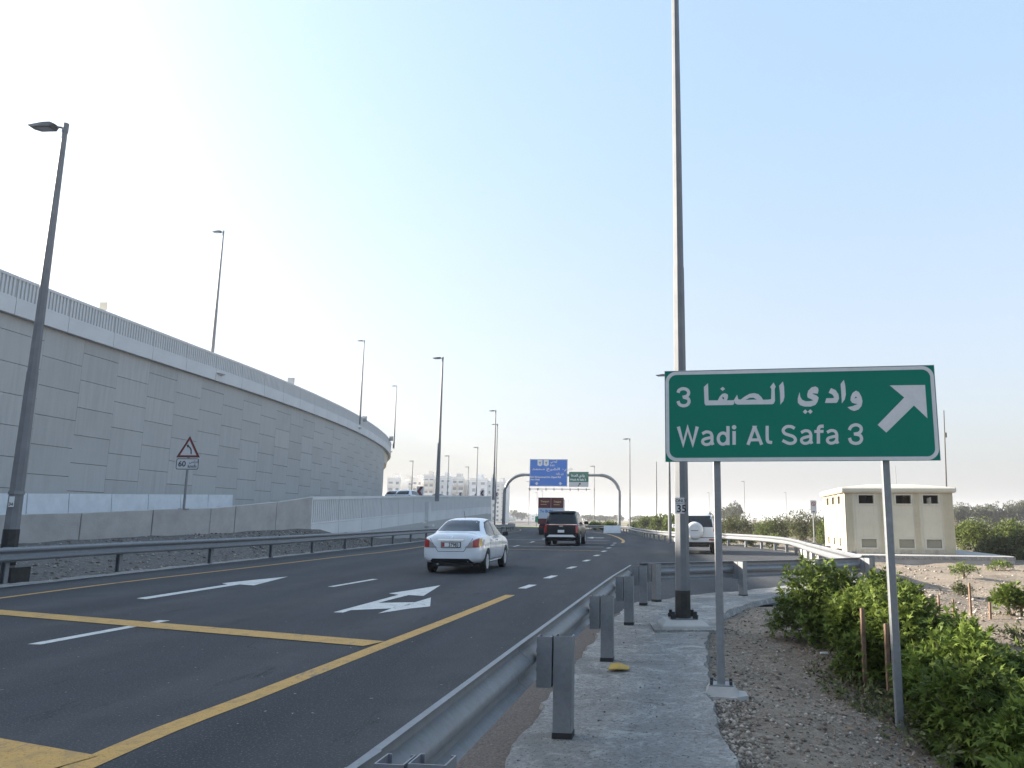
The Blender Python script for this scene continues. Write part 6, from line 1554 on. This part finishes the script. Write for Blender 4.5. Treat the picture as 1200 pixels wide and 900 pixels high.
# ------------------------------------------------------------------ far buildings
WB = MB().box(0, 1, -0.12, 0.02, 0, 1).mesh('window', M_WIN)
BALC = MB().box(0, 1, -0.9, 0.0, 0, 0.12).box(0, 1, -0.9, -0.8, 0.12, 1.0).mesh('balcony', M_BLDW)
def building(u0, u1, vtop, Y, m, label, floors, seed, zb=0.0, depth=14, cols=None, group='pale apartment blocks beyond the ramp', step=None):
    a = D(u0, 600, Y); b = D(u1, 600, Y); H = D((u0 + u1) / 2, vtop, Y).z; W_ = b.x - a.x
    r = random.Random(seed); root = empty('apartment_building', (a.x, Y, zb), 0, label, 'building', group)
    MB().box(0, W_, 0, depth, 0, H).build('wall', m, root)
    MB().box(-0.15, W_ + 0.15, -0.15, 0.12, H - 0.9, H - 0.5).box(0, W_, 0.0, 0.3, H, H + 0.8).build('parapet', M_BLDW, root)
    MB().box(W_ * 0.3, W_ * 0.3 + min(5, W_ * 0.35), 3, 8, H, H + 2.4).build('stair_tower', m, root)
    cols = cols or max(2, int(W_ / 3.6)); fh = H / floors; cw = W_ / cols
    for i in range(cols):
        bal = r.random() < 0.35
        for f in range(floors):
            w_ = cw * (0.62 if bal else r.choice((0.32, 0.42)))
            o = link('window', WB, root, (i * cw + (cw - w_) / 2, 0, f * fh + fh * 0.32)); o.scale = (w_, 1, fh * 0.46)
            if bal and f:
                o = link('balcony', BALC, root, (i * cw + cw * 0.1, 0, f * fh + 0.1)); o.scale = (cw * 0.8, 1, 1)
    return root
blds = [(452, 468, 562, 330, M_BLDW, 'white apartment block behind the end of the tall wall', 6, 1), (468, 481, 563.5, 345, M_BLDB, 'sand coloured apartment block right of the white one by the wall', 6, 2), (482, 493, 562.5, 330, M_BLDW, 'narrow white block above the largest chevron board', 6, 3),
        (495, 507, 558.5, 320, M_BLDB, 'tallest beige block just left of the ramp lamp', 7, 4), (508, 514, 563, 330, M_BLDG, 'small grey block directly behind the ramp lamp', 6, 5), (514, 527, 560, 325, M_BLDG, 'grey apartment block right of the ramp lamp', 7, 6),
        (527, 543, 561, 330, M_BLDB, 'beige apartment block with balconies in the middle of the row', 6, 7), (543, 549, 566, 340, M_BLDW, 'low white block in the middle of the row', 5, 8), (549, 570, 562.5, 325, M_BLDG, 'pale blue grey apartment block near the end of the ramp', 6, 9),
        (570, 581, 566, 330, M_BLDG, 'grey block between two far lamps at the end of the ramp', 6, 10), (580, 592, 567, 300, M_BLDW, 'white many windowed block left of the gantry leg', 9, 11)]
for a in blds: building(a[0], a[1], a[2], a[3], a[4], a[5], a[6], a[7])
low = [(590, 600, 606.5, 420, 'low white hut beyond the guardrail end left of the gantry'), (601, 611, 601, 700, 'faint low block just right of the gantry leg'), (609, 622, 602.5, 760, 'faint wide low block under the blue sign'), (622, 633, 603.5, 720, 'faint low block left of the truck'), (663, 676, 605.5, 800, 'faint low block above the black car roof'), (686, 697, 605, 820, 'faint low block right of the black car')]
for i, (u0, u1, v, Y, lab) in enumerate(low):
    building(u0, u1, v, Y, M_BLDW if i % 2 else M_BLDB, lab, 2, 30 + i, depth=20, group='faint low buildings on the far horizon')
for i, (u, v, lab) in enumerate(((601, 599.5, 'faint far tree between the gantry leg and the low block'), (612, 603, 'faint far tree before the low blocks'))):
    p = D(u, v, 500); shrub('tree', lab, 'tree', p.x, 500, 4, 3, p.z * 0.85, M_LEAFD, 160, 6, 1.1, 'simple', 130 + i, 'faint far trees beyond the gantry', 0, trunk=0.8)

# ------------------------------------------------------------------ haze
HZ = 0.00045
hm = bpy.data.materials.new('haze_air'); hm.use_nodes = True
n = hm.node_tree.nodes; n.remove(n['Principled BSDF'])
pv = n.new('ShaderNodeVolumePrincipled'); pv.inputs['Color'].default_value = (0.93, 0.95, 1.0, 1); pv.inputs['Density'].default_value = HZ; pv.inputs['Anisotropy'].default_value = 0.3
hm.node_tree.links.new(pv.outputs[0], n['Material Output'].inputs['Volume'])
hz = MB().box(-3200, 3400, -90, 5200, -2.0, 27).build('haze', hm)
tag(hz, kind='stuff')
